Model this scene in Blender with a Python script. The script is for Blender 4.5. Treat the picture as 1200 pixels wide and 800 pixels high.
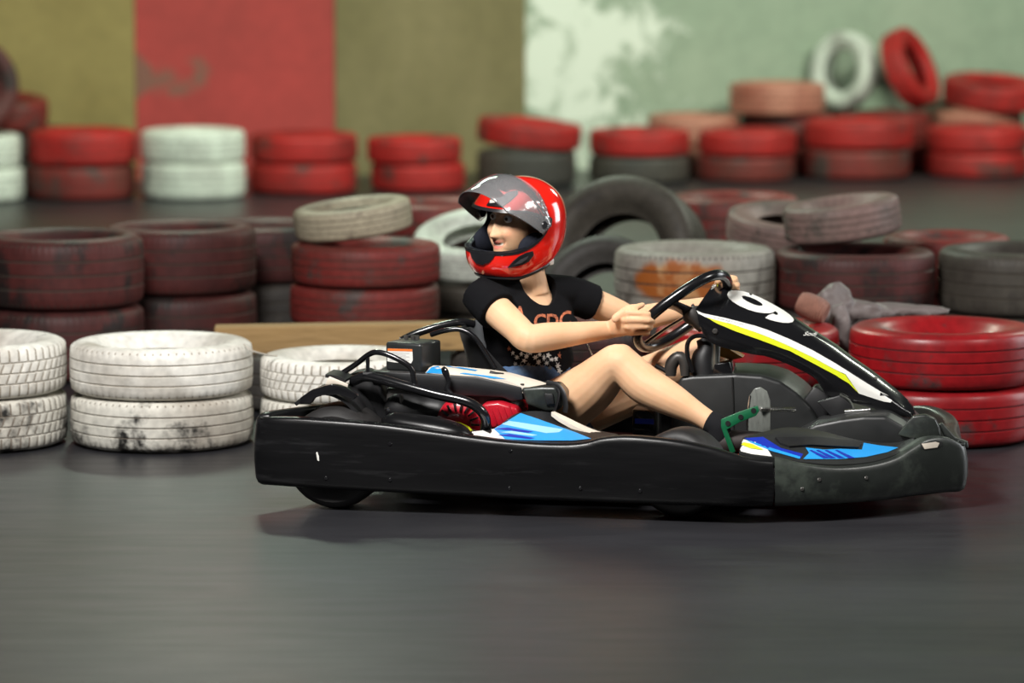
import bpy, bmesh, math, random
import numpy as np
from mathutils import Vector, Matrix, noise
from mathutils.bvhtree import BVHTree

for o in list(bpy.data.objects): bpy.data.objects.remove(o, do_unlink=True)
scene = bpy.context.scene
COL = scene.collection
PI = math.pi
random.seed(7)

# ------------------------------------------------------------------ camera
F_PX = 4400.0                       # long lens: focal length in pixels of the 1200 px wide frame
CAM = Vector((0.0, -11.3, 1.85))
PITCH = math.atan(547.0 / F_PX)
cd = bpy.data.cameras.new('camera'); cam = bpy.data.objects.new('camera', cd); COL.objects.link(cam)
cam.location = CAM; cam.rotation_euler = (PI/2 - PITCH, 0, 0)
cd.sensor_width = 36; cd.lens = F_PX / 1200 * 36; cd.clip_end = 200
cd.dof.use_dof = True; cd.dof.focus_distance = 11.05; cd.dof.aperture_fstop = 2.0
scene.camera = cam

# ------------------------------------------------------------------ world and hall lamps
vs = scene.view_settings
vs.view_transform = 'Standard'; vs.look = 'None'; vs.gamma = 1.0; vs.use_curve_mapping = False
vs.exposure = 0.0
w = bpy.data.worlds.new('hall_air'); scene.world = w; w.use_nodes = True
bg = w.node_tree.nodes['Background']; bg.inputs[0].default_value = (0.80, 0.90, 1.0, 1); bg.inputs[1].default_value = 0.014

def area(name, loc, target, sx, sy, power, col):
    l = bpy.data.lights.new(name, 'AREA'); l.shape = 'RECTANGLE'; l.size = sx; l.size_y = sy
    l.energy = power; l.color = col
    o = bpy.data.objects.new(name, l); COL.objects.link(o); o.location = loc
    o.rotation_euler = (Vector(target) - Vector(loc)).to_track_quat('-Z', 'Y').to_euler()
    return o
# ceiling lamps of the hall: over the near track, at its right hand side, over the far track; assumed and added sources are marked
area('lamp_near', (-1.3, -2.9, 3.7), (0.0, 0.0, 0.3), 1.3, 0.8, 375, (1.0, 0.975, 0.945))
area('lamp_right', (3.6, -1.2, 2.9), (0.1, 0.1, 0.6), 0.9, 0.7, 70, (1.0, 0.98, 0.93))
area('lamp_far', (5.2, 7.2, 4.4), (1.2, 10.7, 0.2), 2.0, 1.0, 430, (0.93, 1.0, 0.84))
area('assumed_daylight', (5.2, 2.0, 1.5), (0.0, 1.6, 0.7), 1.5, 2.4, 85, (0.95, 0.98, 1.0))  # unseen daylight opening, assumed for the bright reflection on the helmet
area('fill_mid', (-1.4, 6.2, 4.4), (1.4, 7.8, 0.0), 1.6, 0.8, 290, (0.82, 1.0, 0.80))  # fill added to brighten the floor between middle and far barrier
area('lamp_far_left', (-3.0, 7.5, 4.6), (-2.5, 12.0, 0.8), 1.4, 0.8, 60, (1.0, 0.97, 0.85))

# ------------------------------------------------------------------ survey: photograph -> place
def cam_ray(px, py):
    dx = (px - 600) / F_PX; dz = -(py - 400) / F_PX
    return Vector((dx, math.cos(PITCH) + dz*math.sin(PITCH), -math.sin(PITCH) + dz*math.cos(PITCH)))
YAW = math.radians(-10)             # the kart heads right and a little towards us
KART = Matrix.Translation((0.28, 0.03, 0)) @ Matrix.Rotation(YAW, 4, 'Z')
KINV = KART.inverted()
def local_ray(px, py):
    return KINV @ CAM, KINV.to_3x3() @ cam_ray(px, py)
def K(px, py, v):
    """point of the kart frame (u forward, v left, w up) at lateral offset v"""
    o, d = local_ray(px, py); t = (v - o.y) / d.y
    return o + d*t
def KW(px, py, wz):
    o, d = local_ray(px, py); t = (wz - o.z) / d.z
    return o + d*t
def proj(p):
    q = KART @ Vector(p) - CAM; cf = Vector((0, math.cos(PITCH), -math.sin(PITCH))); cu = Vector((0, math.sin(PITCH), math.cos(PITCH)))
    d = q.dot(cf); return 600 + F_PX*q.x/d, 400 - F_PX*q.dot(cu)/d
def kdir(vec): return (KINV.to_3x3() @ Vector(vec)).normalized()

# ------------------------------------------------------------------ mesh helpers
BASE = {}                           # offset of a thing's root in the frame its meshes are written in
GEO = {}                            # name -> (verts, faces) in that frame, for projecting decals
def root(name, label, cat, base=(0,0,0), frame=None, group=None):
    o = bpy.data.objects.new(name, None); COL.objects.link(o); o.empty_display_size = 0.1
    b = Vector(base); BASE[o.name] = b
    o.matrix_world = (frame if frame is not None else Matrix.Identity(4)) @ Matrix.Translation(b)
    o['label'] = label; o['category'] = cat
    if group: o['group'] = group
    return o
def obj(name, V, F, mat, parent=None, smooth=True, angle=40, recalc=True, mi=None, label=None):
    me = bpy.data.meshes.new(name)
    b = BASE.get(parent.name, Vector()) if parent else Vector()
    me.from_pydata([(p[0]-b.x, p[1]-b.y, p[2]-b.z) for p in V], [], F)
    for m in (mat if isinstance(mat, (list, tuple)) else [mat]): me.materials.append(m)
    if mi is not None: me.polygons.foreach_set('material_index', mi)
    if recalc:
        bm = bmesh.new(); bm.from_mesh(me); bmesh.ops.recalc_face_normals(bm, faces=bm.faces); bm.to_mesh(me); bm.free()
    if smooth:
        me.shade_smooth()
        if angle: me.set_sharp_from_angle(angle=math.radians(angle))
    me.update()
    o = bpy.data.objects.new(name, me); COL.objects.link(o)
    if parent: o.parent = parent; BASE[o.name] = b
    if label: o['label'] = label
    GEO[o.name] = (V, F)
    return o
def tag(o, label=None, cat=None, group=None, kind=None):
    if label: o['label'] = label
    if cat: o['category'] = cat
    if group: o['group'] = group
    if kind: o['kind'] = kind
    return o
class MB:
    def __init__(s): s.V = []; s.F = []; s.M = []
    def add(s, vf, m=0):
        n = len(s.V); s.V += [Vector(p) for p in vf[0]]; s.F += [tuple(i+n for i in f) for f in vf[1]]; s.M += [m]*len(vf[1]); return s
    def obj(s, name, mat, parent=None, **k): return obj(name, s.V, s.F, mat, parent, mi=s.M if isinstance(mat, (list, tuple)) else None, **k)
def catmull(P, n, closed=False):
    P = [Vector(p) for p in P]; out = []; N = len(P)
    segs = N if closed else N-1
    for i in range(segs):
        p1, p2 = P[i], P[(i+1) % N]
        p0 = P[(i-1) % N] if (closed or i > 0) else p1*2-p2
        p3 = P[(i+2) % N] if (closed or i+2 < N) else p2*2-p1
        for k in range(n):
            t = k/n
            out.append(0.5*((2*p1) + (p2-p0)*t + (2*p0-5*p1+4*p2-p3)*t*t + (3*p1-p0-3*p2+p3)*t**3))
    if not closed: out.append(P[-1].copy())
    return out
def resample(P, n):
    P = [Vector(p) for p in P]; L = [0]
    for a, b in zip(P, P[1:]): L.append(L[-1] + (b-a).length)
    out = []
    for k in range(n):
        s = L[-1]*k/(n-1); i = 0
        while i < len(P)-2 and L[i+1] < s: i += 1
        d = L[i+1]-L[i]; out.append(P[i].lerp(P[i+1], (s-L[i])/d if d > 1e-9 else 0))
    return out
def loft(rings, closed=True, cap=True, loop=False):
    n = len(rings[0]); V = [p for r in rings for p in r]; F = []
    R = len(rings)
    for i in range(R if loop else R-1):
        j = (i+1) % R
        for k in range(n if closed else n-1):
            l = (k+1) % n
            F.append((i*n+k, i*n+l, j*n+l, j*n+k))
    if cap and closed and not loop:
        F.append(tuple(range(n-1, -1, -1))); F.append(tuple((R-1)*n+k for k in range(n)))
    return V, F
def tube(P, r, seg=10, closed=False, smooth_n=0, ref=None, round_ends=False):
    """r: radius, list of radii or list of (a, b) half axes; a lies along ref"""
    P = [Vector(p) for p in P]
    rr = list(r) if isinstance(r, (list, tuple)) else [r]*len(P)
    rr = [x if isinstance(x, (tuple, list)) else (x, x) for x in rr]
    if smooth_n:
        Q = catmull(P, smooth_n, closed)
        R3 = catmull([Vector((a, b, 0)) for a, b in rr], smooth_n, closed); rr = [(max(q.x, 1e-4), max(q.y, 1e-4)) for q in R3]; P = Q
    N = len(P); T = []
    for i in range(N):
        a = P[(i-1) % N] if (closed or i > 0) else P[i]; b = P[(i+1) % N] if (closed or i < N-1) else P[i]
        T.append((b-a).normalized())
    up = Vector(ref) if ref is not None else (Vector((0,0,1)) if abs(T[0].z) < 0.9 else Vector((0,1,0)))
    rings = []
    X = (up - T[0]*up.dot(T[0])).normalized()
    for i in range(N):
        if ref is not None: up = Vector(ref); X2 = up - T[i]*up.dot(T[i]); X = X2.normalized() if X2.length > 1e-3 else X
        else: X = (X - T[i]*X.dot(T[i])).normalized()
        Y = T[i].cross(X)
        def ring(c, s): return [c + X*(rr[i][0]*s*math.cos(2*PI*k/seg)) + Y*(rr[i][1]*s*math.sin(2*PI*k/seg)) for k in range(seg)]
        if round_ends and i == 0:
            h = min(rr[0])
            for q in (0.2, 0.6, 0.9): rings.append(ring(P[0]-T[0]*h*math.sqrt(1-q*q), q))
        rings.append(ring(P[i], 1))
        if round_ends and i == N-1:
            h = min(rr[-1])
            for q in (0.9, 0.6, 0.2): rings.append(ring(P[-1]+T[-1]*h*math.sqrt(1-q*q), q))
    return loft(rings, True, not closed, closed)
def ellipsoid(c, rx, ry, rz, M=None, su=20, sv=12):
    c = Vector(c); rings = []
    for i in range(1, sv):
        a = PI*i/sv
        ring = [Vector((rx*math.sin(a)*math.cos(2*PI*k/su), ry*math.sin(a)*math.sin(2*PI*k/su), rz*math.cos(a))) for k in range(su)]
        rings.append([c + (M @ p if M is not None else p) for p in ring])
    return loft(rings)
def prism(P2, v0, v1, bev=0.006, seg=2):
    """side outline [(u,w)] extruded across the kart from v0 to v1 with bevelled edges"""
    bm = bmesh.new()
    a = [bm.verts.new((p[0], v0, p[1])) for p in P2]
    f = bm.faces.new(a)
    r = bmesh.ops.extrude_face_region(bm, geom=[f])
    bmesh.ops.translate(bm, verts=[e for e in r['geom'] if isinstance(e, bmesh.types.BMVert)], vec=(0, v1-v0, 0))
    bmesh.ops.recalc_face_normals(bm, faces=bm.faces)
    if bev: bmesh.ops.bevel(bm, geom=list(bm.edges), offset=bev, segments=seg, affect='EDGES', profile=0.5, clamp_overlap=True)
    return from_bm(bm)
def from_bm(bm):
    bm.verts.index_update()
    V = [v.co.copy() for v in bm.verts]; F = [tuple(v.index for v in f.verts) for f in bm.faces]; bm.free(); return V, F
def box(c, s, M=None, bev=0.005, seg=2):
    bm = bmesh.new(); bmesh.ops.create_cube(bm, size=1)
    for v in bm.verts: v.co = Vector((v.co.x*s[0], v.co.y*s[1], v.co.z*s[2]))
    if bev: bmesh.ops.bevel(bm, geom=list(bm.edges), offset=bev, segments=seg, affect='EDGES', profile=0.5, clamp_overlap=True)
    for v in bm.verts: v.co = Vector(c) + (M @ v.co if M is not None else v.co)
    return from_bm(bm)
def lathe(profile, c, axis, seg=32, closed=True):
    """profile [(radius, along)] around axis through c"""
    ax = Vector(axis).normalized(); q = ax.to_track_quat('Z', 'Y').to_matrix(); c = Vector(c)
    rings = [[c + q @ Vector((r*math.cos(2*PI*k/seg), r*math.sin(2*PI*k/seg), z)) for r, z in profile] for k in range(seg)]
    return loft(rings, closed, False, True)
def kpoly(px, v): return [(lambda q: (q.x, q.z))(K(x, y, v)) for x, y in px]
def ribbon(px, v0, v1, th, n=4, vb0=None, vb1=None):
    """sheet that follows a side-view path and spans v0..v1"""
    P = catmull([K(x, y, (v0+v1)/2) for x, y in px], n); rings = []
    for i, p in enumerate(P):
        t = (P[min(i+1, len(P)-1)] - P[max(i-1, 0)]).normalized(); nn = Vector((-t.z, 0, t.x))
        rings.append([Vector((p.x, v0, p.z))+nn*th/2, Vector((p.x, v1, p.z))+nn*th/2, Vector((p.x, v1, p.z))-nn*th/2, Vector((p.x, v0, p.z))-nn*th/2])
    return loft(rings)
def evaluated(V, F, mods):
    me = bpy.data.meshes.new('tmp'); me.from_pydata([tuple(p) for p in V], [], F)
    bm = bmesh.new(); bm.from_mesh(me); bmesh.ops.recalc_face_normals(bm, faces=bm.faces); bm.to_mesh(me); bm.free()
    o = bpy.data.objects.new('tmp', me); COL.objects.link(o)
    for m in mods: m(o)
    dg = bpy.context.evaluated_depsgraph_get(); dg.update()
    ev = o.evaluated_get(dg); m2 = ev.to_mesh()
    a = np.empty(len(m2.vertices)*3, np.float32); m2.vertices.foreach_get('co', a)
    V2 = [Vector(p) for p in a.reshape(-1, 3)]; F2 = [tuple(p.vertices) for p in m2.polygons]
    MI = [p.material_index for p in m2.polygons]
    ev.to_mesh_clear(); bpy.data.objects.remove(o); bpy.data.meshes.remove(me)
    return V2, F2, MI
def voxel(mb, size, it=6, fac=0.5):
    """joins overlapping closed pieces into one continuous skin"""
    def m1(o):
        m = o.modifiers.new('r', 'REMESH'); m.mode = 'VOXEL'; m.voxel_size = size; m.use_smooth_shade = True
    def m2(o):
        m = o.modifiers.new('s', 'SMOOTH'); m.factor = fac; m.iterations = it
    return evaluated(mb.V, mb.F, [m1, m2] if it else [m1])[:2]
def bvh(*objs):
    V = []; F = []
    for o in objs:
        v, f = GEO[o.name]; n = len(V); V += [Vector(p) for p in v]; F += [tuple(i+n for i in q) for q in f]
    return BVHTree.FromPolygons(V, F)
def fill2d(polys):
    bm = bmesh.new(); E = []
    for P in polys:
        vs_ = [bm.verts.new((p[0], -p[1], 0)) for p in P]
        E += [bm.edges.new((vs_[i], vs_[(i+1) % len(vs_)])) for i in range(len(vs_))]
    bmesh.ops.triangle_fill(bm, use_beauty=True, use_dissolve=False, edges=E)
    return bm
def curve_mesh(cu):
    o = bpy.data.objects.new('c', cu); COL.objects.link(o)
    dg = bpy.context.evaluated_depsgraph_get(); dg.update()
    me = bpy.data.meshes.new_from_object(o.evaluated_get(dg)); bm = bmesh.new(); bm.from_mesh(me)
    bpy.data.objects.remove(o); bpy.data.meshes.remove(me); return bm
def text2d(txt, shear=0.0, space=1.0, bold=0.0):
    cu = bpy.data.curves.new('t', 'FONT'); cu.body = txt; cu.size = 1; cu.shear = shear; cu.space_character = space; cu.align_x = 'LEFT'; cu.offset = bold; cu.resolution_u = 3
    bm = curve_mesh(cu)
    xs = [v.co.x for v in bm.verts]; ys = [v.co.y for v in bm.verts]
    x0, x1, y0, y1 = min(xs), max(xs), min(ys), max(ys)
    for v in bm.verts: v.co = Vector(((v.co.x-x0)/(x1-x0), (v.co.y-y0)/(y1-y0), 0))
    return bm
def grid_cut(bm, step):
    for _ in range(6):
        L = [e for e in bm.edges if (e.verts[0].co-e.verts[1].co).length > step*1.3]
        if not L: break
        bmesh.ops.subdivide_edges(bm, edges=L, cuts=1); bmesh.ops.triangulate(bm, faces=bm.faces)
def decal(name, bm, tree, mat, parent, off=0.0012, step=6, thick=0.0, label=None):
    """lays a flat graphic (x, -y in photograph pixels) onto the surface it is printed on"""
    bmesh.ops.remove_doubles(bm, verts=bm.verts, dist=1e-5)
    bmesh.ops.triangulate(bm, faces=bm.faces)
    if step: grid_cut(bm, step)
    bmesh.ops.triangulate(bm, faces=bm.faces)
    bm.verts.ensure_lookup_table(); dead = []; N = {}
    for v in bm.verts:
        o, d = local_ray(v.co.x, -v.co.y); d.normalize()
        h, n, i, t = tree.ray_cast(o, d)
        if h is None: dead.append(v); continue
        if n.dot(d) > 0: n = -n
        v.co = h + n*(off+thick); N[v] = n
    if dead: bmesh.ops.delete(bm, geom=dead, context='VERTS')
    if thick:
        top = bm.verts[:]; fs = bm.faces[:]
        r = bmesh.ops.extrude_face_region(bm, geom=fs, use_keep_orig=True)
        nv = [e for e in r['geom'] if isinstance(e, bmesh.types.BMVert)]
        for v in top:
            if v in N: v.co = v.co - N[v]*(thick+0.004)
    V, F = from_bm(bm)
    return obj(name, V, F, mat, parent, angle=50, recalc=bool(thick), label=label) if F else None

# ------------------------------------------------------------------ materials
def nodes(name):
    m = bpy.data.materials.new(name); m.use_nodes = True; nt = m.node_tree
    return m, nt, nt.nodes['Principled BSDF']
def N(nt, t, **k):
    n = nt.nodes.new(t)
    for a, b in k.items():
        if a.startswith('i_'): n.inputs[a[2:].replace('_', ' ')].default_value = b
        else: setattr(n, a, b)
    return n
def rgba(c): return (c[0], c[1], c[2], 1)
def srgb(r, g, b):
    f = lambda x: (x/255/12.92) if x/255 <= 0.04045 else ((x/255+0.055)/1.055)**2.4
    return (f(r), f(g), f(b))
def mat(name, col, rough=0.5, metal=0.0, spec=0.5, var=0.12, scale=18, bump=0.0, bscale=60, coat=0.0, col2=None, mask=0.5, mscale=6, rvar=0.08, stretch=(1,1,1), sss=0.0):
    m, nt, b = nodes(name); L = nt.links.new
    tc = N(nt, 'ShaderNodeTexCoord'); mp = N(nt, 'ShaderNodeMapping'); mp.inputs['Scale'].default_value = stretch
    L(tc.outputs['Object'], mp.inputs[0])
    nz = N(nt, 'ShaderNodeTexNoise', i_Scale=scale, i_Detail=5.0, i_Roughness=0.6); L(mp.outputs[0], nz.inputs['Vector'])
    cr = N(nt, 'ShaderNodeMix', data_type='RGBA')
    lo = [c*(1-var) for c in col]; hi = [min(1, c*(1+var)) for c in col]
    cr.inputs[6].default_value = rgba(lo); cr.inputs[7].default_value = rgba(hi); L(nz.outputs[0], cr.inputs[0])
    out = cr.outputs[2]
    if col2 is not None:
        n2 = N(nt, 'ShaderNodeTexNoise', i_Scale=mscale, i_Detail=7.0, i_Roughness=0.65); L(mp.outputs[0], n2.inputs['Vector'])
        rp = N(nt, 'ShaderNodeMapRange'); rp.inputs[1].default_value = mask-0.06; rp.inputs[2].default_value = mask+0.06; L(n2.outputs[0], rp.inputs[0])
        mx = N(nt, 'ShaderNodeMix', data_type='RGBA'); L(rp.outputs[0], mx.inputs[0]); L(out, mx.inputs[6]); mx.inputs[7].default_value = rgba(col2); out = mx.outputs[2]
    L(out, b.inputs['Base Color'])
    rr = N(nt, 'ShaderNodeMapRange'); rr.inputs[3].default_value = max(0.02, rough-rvar); rr.inputs[4].default_value = min(1, rough+rvar); L(nz.outputs[0], rr.inputs[0]); L(rr.outputs[0], b.inputs['Roughness'])
    b.inputs['Metallic'].default_value = metal; b.inputs['Specular IOR Level'].default_value = spec; b.inputs['Coat Weight'].default_value = coat; b.inputs['Coat Roughness'].default_value = 0.05
    if sss:
        b.inputs['Subsurface Weight'].default_value = sss; b.inputs['Subsurface Radius'].default_value = (1.0, 0.4, 0.2); b.inputs['Subsurface Scale'].default_value = 0.01
    if bump:
        bn = N(nt, 'ShaderNodeTexNoise', i_Scale=bscale, i_Detail=4.0); L(mp.outputs[0], bn.inputs['Vector'])
        bp = N(nt, 'ShaderNodeBump', i_Strength=bump, i_Distance=0.01); L(bn.outputs[0], bp.inputs['Height']); L(bp.outputs[0], b.inputs['Normal'])
    return m
def tyre_mat(name, paint, wear=0.55, under=(0.018, 0.017, 0.016), rough=0.55, tint=None, gloss=0.0, dirt=(0.05,0.04,0.03)):
    """old tyre: paint over rubber, worn through in patches, every tyre worn differently"""
    m, nt, b = nodes(name); L = nt.links.new
    tc = N(nt, 'ShaderNodeTexCoord'); oi = N(nt, 'ShaderNodeObjectInfo')
    ad = N(nt, 'ShaderNodeVectorMath', operation='MULTIPLY_ADD'); L(oi.outputs['Random'], ad.inputs[0]); ad.inputs[1].default_value = (31, 17, 23); L(tc.outputs['Object'], ad.inputs[2])
    n1 = N(nt, 'ShaderNodeTexNoise', i_Scale=5.0, i_Detail=8.0, i_Roughness=0.68); L(ad.outputs[0], n1.inputs['Vector'])
    n2 = N(nt, 'ShaderNodeTexNoise', i_Scale=3.0, i_Detail=4.0); L(ad.outputs[0], n2.inputs['Vector'])
    rp = N(nt, 'ShaderNodeMapRange'); rp.inputs[1].default_value = wear; rp.inputs[2].default_value = wear+0.10; L(n1.outputs[0], rp.inputs[0])
    c0 = N(nt, 'ShaderNodeMix', data_type='RGBA'); L(n2.outputs[0], c0.inputs[0])
    t = tint if tint is not None else [c*0.6 for c in paint]
    c0.inputs[6].default_value = rgba(paint); c0.inputs[7].default_value = rgba(t)
    sharp = N(nt, 'ShaderNodeMapRange'); sharp.inputs[1].default_value = 0.45; sharp.inputs[2].default_value = 0.68; L(n2.outputs[0], sharp.inputs[0]); L(sharp.outputs[0], c0.inputs[0])
    c1 = N(nt, 'ShaderNodeMix', data_type='RGBA'); L(rp.outputs[0], c1.inputs[0]); L(c0.outputs[2], c1.inputs[6]); c1.inputs[7].default_value = rgba(under)
    n4 = N(nt, 'ShaderNodeTexNoise', i_Scale=34.0, i_Detail=5.0); L(ad.outputs[0], n4.inputs['Vector'])
    r4 = N(nt, 'ShaderNodeMapRange'); r4.inputs[1].default_value = 0.35; r4.inputs[2].default_value = 0.75; r4.inputs[3].default_value = 1.08; r4.inputs[4].default_value = 0.76; L(n4.outputs[0], r4.inputs[0])
    c4 = N(nt, 'ShaderNodeMix', data_type='RGBA', blend_type='MULTIPLY'); c4.inputs[0].default_value = 1.0; L(c1.outputs[2], c4.inputs[6]); L(r4.outputs[0], c4.inputs[7])
    L(c4.outputs[2], b.inputs['Base Color'])
    b.inputs['Specular IOR Level'].default_value = 0.3; b.inputs['Roughness'].default_value = rough; b.inputs['Coat Weight'].default_value = gloss; b.inputs['Coat Roughness'].default_value = 0.25
    bp = N(nt, 'ShaderNodeBump', i_Strength=0.35, i_Distance=0.006); L(n1.outputs[0], bp.inputs['Height']); L(bp.outputs[0], b.inputs['Normal'])
    d = mat(name + '_groove', dirt, rough=0.8, var=0.4)
    return [m, d]
def plain(name, col, rough=0.4, spec=0.5, metal=0): return mat(name, col, rough=rough, spec=spec, metal=metal, var=0.06, scale=40)

# ================================================================== the hall
def floor_mat():
    m, nt, b = nodes('asphalt_floor'); L = nt.links.new
    tc = N(nt, 'ShaderNodeTexCoord')
    mp = N(nt, 'ShaderNodeMapping'); mp.inputs['Scale'].default_value = (0.35, 1.6, 1); L(tc.outputs['Object'], mp.inputs[0])
    n1 = N(nt, 'ShaderNodeTexNoise', i_Scale=1.4, i_Detail=6.0, i_Roughness=0.6); L(mp.outputs[0], n1.inputs['Vector'])
    n2 = N(nt, 'ShaderNodeTexNoise', i_Scale=170.0, i_Detail=3.0); L(tc.outputs['Object'], n2.inputs['Vector'])
    n3 = N(nt, 'ShaderNodeTexNoise', i_Scale=9.0, i_Detail=6.0); L(mp.outputs[0], n3.inputs['Vector'])
    c = N(nt, 'ShaderNodeMix', data_type='RGBA'); L(n1.outputs[0], c.inputs[0])
    c.inputs[6].default_value = rgba((0.007, 0.007, 0.0085)); c.inputs[7].default_value = rgba((0.037, 0.037, 0.042))
    c2 = N(nt, 'ShaderNodeMix', data_type='RGBA', blend_type='MULTIPLY'); c2.inputs[0].default_value = 0.5
    L(c.outputs[2], c2.inputs[6]); rp = N(nt, 'ShaderNodeMapRange'); rp.inputs[3].default_value = 0.55; rp.inputs[4].default_value = 1.45; L(n2.outputs[0], rp.inputs[0]); L(rp.outputs[0], c2.inputs[7])
    L(c2.outputs[2], b.inputs['Base Color'])
    r = N(nt, 'ShaderNodeMapRange'); r.inputs[3].default_value = 0.26; r.inputs[4].default_value = 0.48; L(n3.outputs[0], r.inputs[0]); L(r.outputs[0], b.inputs['Roughness'])
    bp = N(nt, 'ShaderNodeBump', i_Strength=0.12, i_Distance=0.004); L(n2.outputs[0], bp.inputs['Height']); L(bp.outputs[0], b.inputs['Normal'])
    b.inputs['Specular IOR Level'].default_value = 0.45
    return m
fl = MB().add(box((0, 3, -0.05), (22, 32, 0.1), bev=0)).obj('floor', floor_mat(), smooth=False)
tag(fl, 'dark grey smooth asphalt floor of the kart track', kind='structure')

WA = math.radians(17.5); WE = Vector((math.cos(WA), math.sin(WA), 0)); WN = Vector((math.sin(WA), -math.cos(WA), 0)); WP = Vector((0, 12.25, 0))
WM = Matrix((WE, -WN, Vector((0,0,1)))).transposed()
def wall_slab(s0, s1, z0, z1, proud, depth):
    c = WP + WE*((s0+s1)/2) + WN*(proud - depth/2) + Vector((0,0,(z0+z1)/2))
    return box(c, (s1-s0, depth, z1-z0), WM, bev=0)
def wall_mat(name, a, b_, white=None, stretch=(1,1,1), scale=1.6, rough=0.75):
    m, nt, b = nodes(name); L = nt.links.new
    tc = N(nt, 'ShaderNodeTexCoord'); mp = N(nt, 'ShaderNodeMapping'); mp.inputs['Scale'].default_value = stretch; L(tc.outputs['Object'], mp.inputs[0])
    n1 = N(nt, 'ShaderNodeTexNoise', i_Scale=scale, i_Detail=8.0, i_Roughness=0.62); L(mp.outputs[0], n1.inputs['Vector'])
    r1 = N(nt, 'ShaderNodeMapRange'); r1.inputs[1].default_value = 0.3; r1.inputs[2].default_value = 0.7; L(n1.outputs[0], r1.inputs[0])
    c = N(nt, 'ShaderNodeMix', data_type='RGBA'); L(r1.outputs[0], c.inputs[0]); c.inputs[6].default_value = rgba(a); c.inputs[7].default_value = rgba(b_)
    n2 = N(nt, 'ShaderNodeTexNoise', i_Scale=14.0, i_Detail=6.0); L(tc.outputs['Object'], n2.inputs['Vector'])
    c2 = N(nt, 'ShaderNodeMix', data_type='RGBA', blend_type='MULTIPLY'); c2.inputs[0].default_value = 0.45; L(c.outputs[2], c2.inputs[6])
    r2 = N(nt, 'ShaderNodeMapRange'); r2.inputs[3].default_value = 0.6; r2.inputs[4].default_value = 1.4; L(n2.outputs[0], r2.inputs[0]); L(r2.outputs[0], c2.inputs[7])
    out = c2.outputs[2]
    if white:                       # flaking patch of pale paint round one spot of the wall
        (sx, sz), (rx, rz), col = white
        p = WP + WE*sx
        mp2 = N(nt, 'ShaderNodeMapping', vector_type='TEXTURE'); mp2.inputs['Location'].default_value = (p.x, p.y, sz); mp2.inputs['Rotation'].default_value = (0, 0, WA); mp2.inputs['Scale'].default_value = (rx, 1e3, rz); L(tc.outputs['Object'], mp2.inputs[0])
        ln = N(nt, 'ShaderNodeVectorMath', operation='LENGTH'); L(mp2.outputs[0], ln.inputs[0])
        n3 = N(nt, 'ShaderNodeTexNoise', i_Scale=4.2, i_Detail=7.0, i_Roughness=0.6, i_Distortion=0.5); L(tc.outputs['Object'], n3.inputs['Vector'])
        s = N(nt, 'ShaderNodeMath', operation='MULTIPLY_ADD'); L(ln.outputs['Value'], s.inputs[0]); s.inputs[1].default_value = -0.22; L(n3.outputs[0], s.inputs[2])
        r3 = N(nt, 'ShaderNodeMapRange'); r3.inputs[1].default_value = 0.27; r3.inputs[2].default_value = 0.40; L(s.outputs[0], r3.inputs[0])
        c3 = N(nt, 'ShaderNodeMix', data_type='RGBA'); L(r3.outputs[0], c3.inputs[0]); L(out, c3.inputs[6]); c3.inputs[7].default_value = rgba(col); out = c3.outputs[2]
    L(out, b.inputs['Base Color']); b.inputs['Roughness'].default_value = rough
    return m
green_wall = wall_mat('green_wall_paint', (0.26, 0.33, 0.24), (0.33, 0.39, 0.29), ((0.46, 0.85), (0.46, 1.0), (0.70, 0.74, 0.64)))
wb = MB().add(wall_slab(-9, 9, 0, 4.6, 0, 0.2)).obj('wall_back', green_wall, smooth=False)
tag(wb, 'pale green concrete wall with flaking white paint behind the tyres', kind='structure')
for s0, s1, m, lab in ((-9.0, -2.405, wall_mat('ochre_wall_paint', (0.20, 0.15, 0.045), (0.27, 0.21, 0.07)), 'mottled ochre painted wall panel'),
                 (-2.40, -1.155, wall_mat('red_wall_paint', (0.30, 0.035, 0.03), (0.42, 0.045, 0.04), ((-2.22, 0.62), (0.30, 0.16), (0.20, 0.085, 0.06))), 'faded red painted wall panel'),
                 (-1.15, 0.08, wall_mat('olive_wall_paint', (0.15, 0.125, 0.05), (0.22, 0.18, 0.085), None, (1.5, 1.5, 0.4)), 'streaky olive painted wall panel')):
    MB().add(wall_slab(s0, s1, 0, 4.6, 0.02, 0.04)).obj('wall_panel', m, wb, smooth=False, label=lab)

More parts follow.
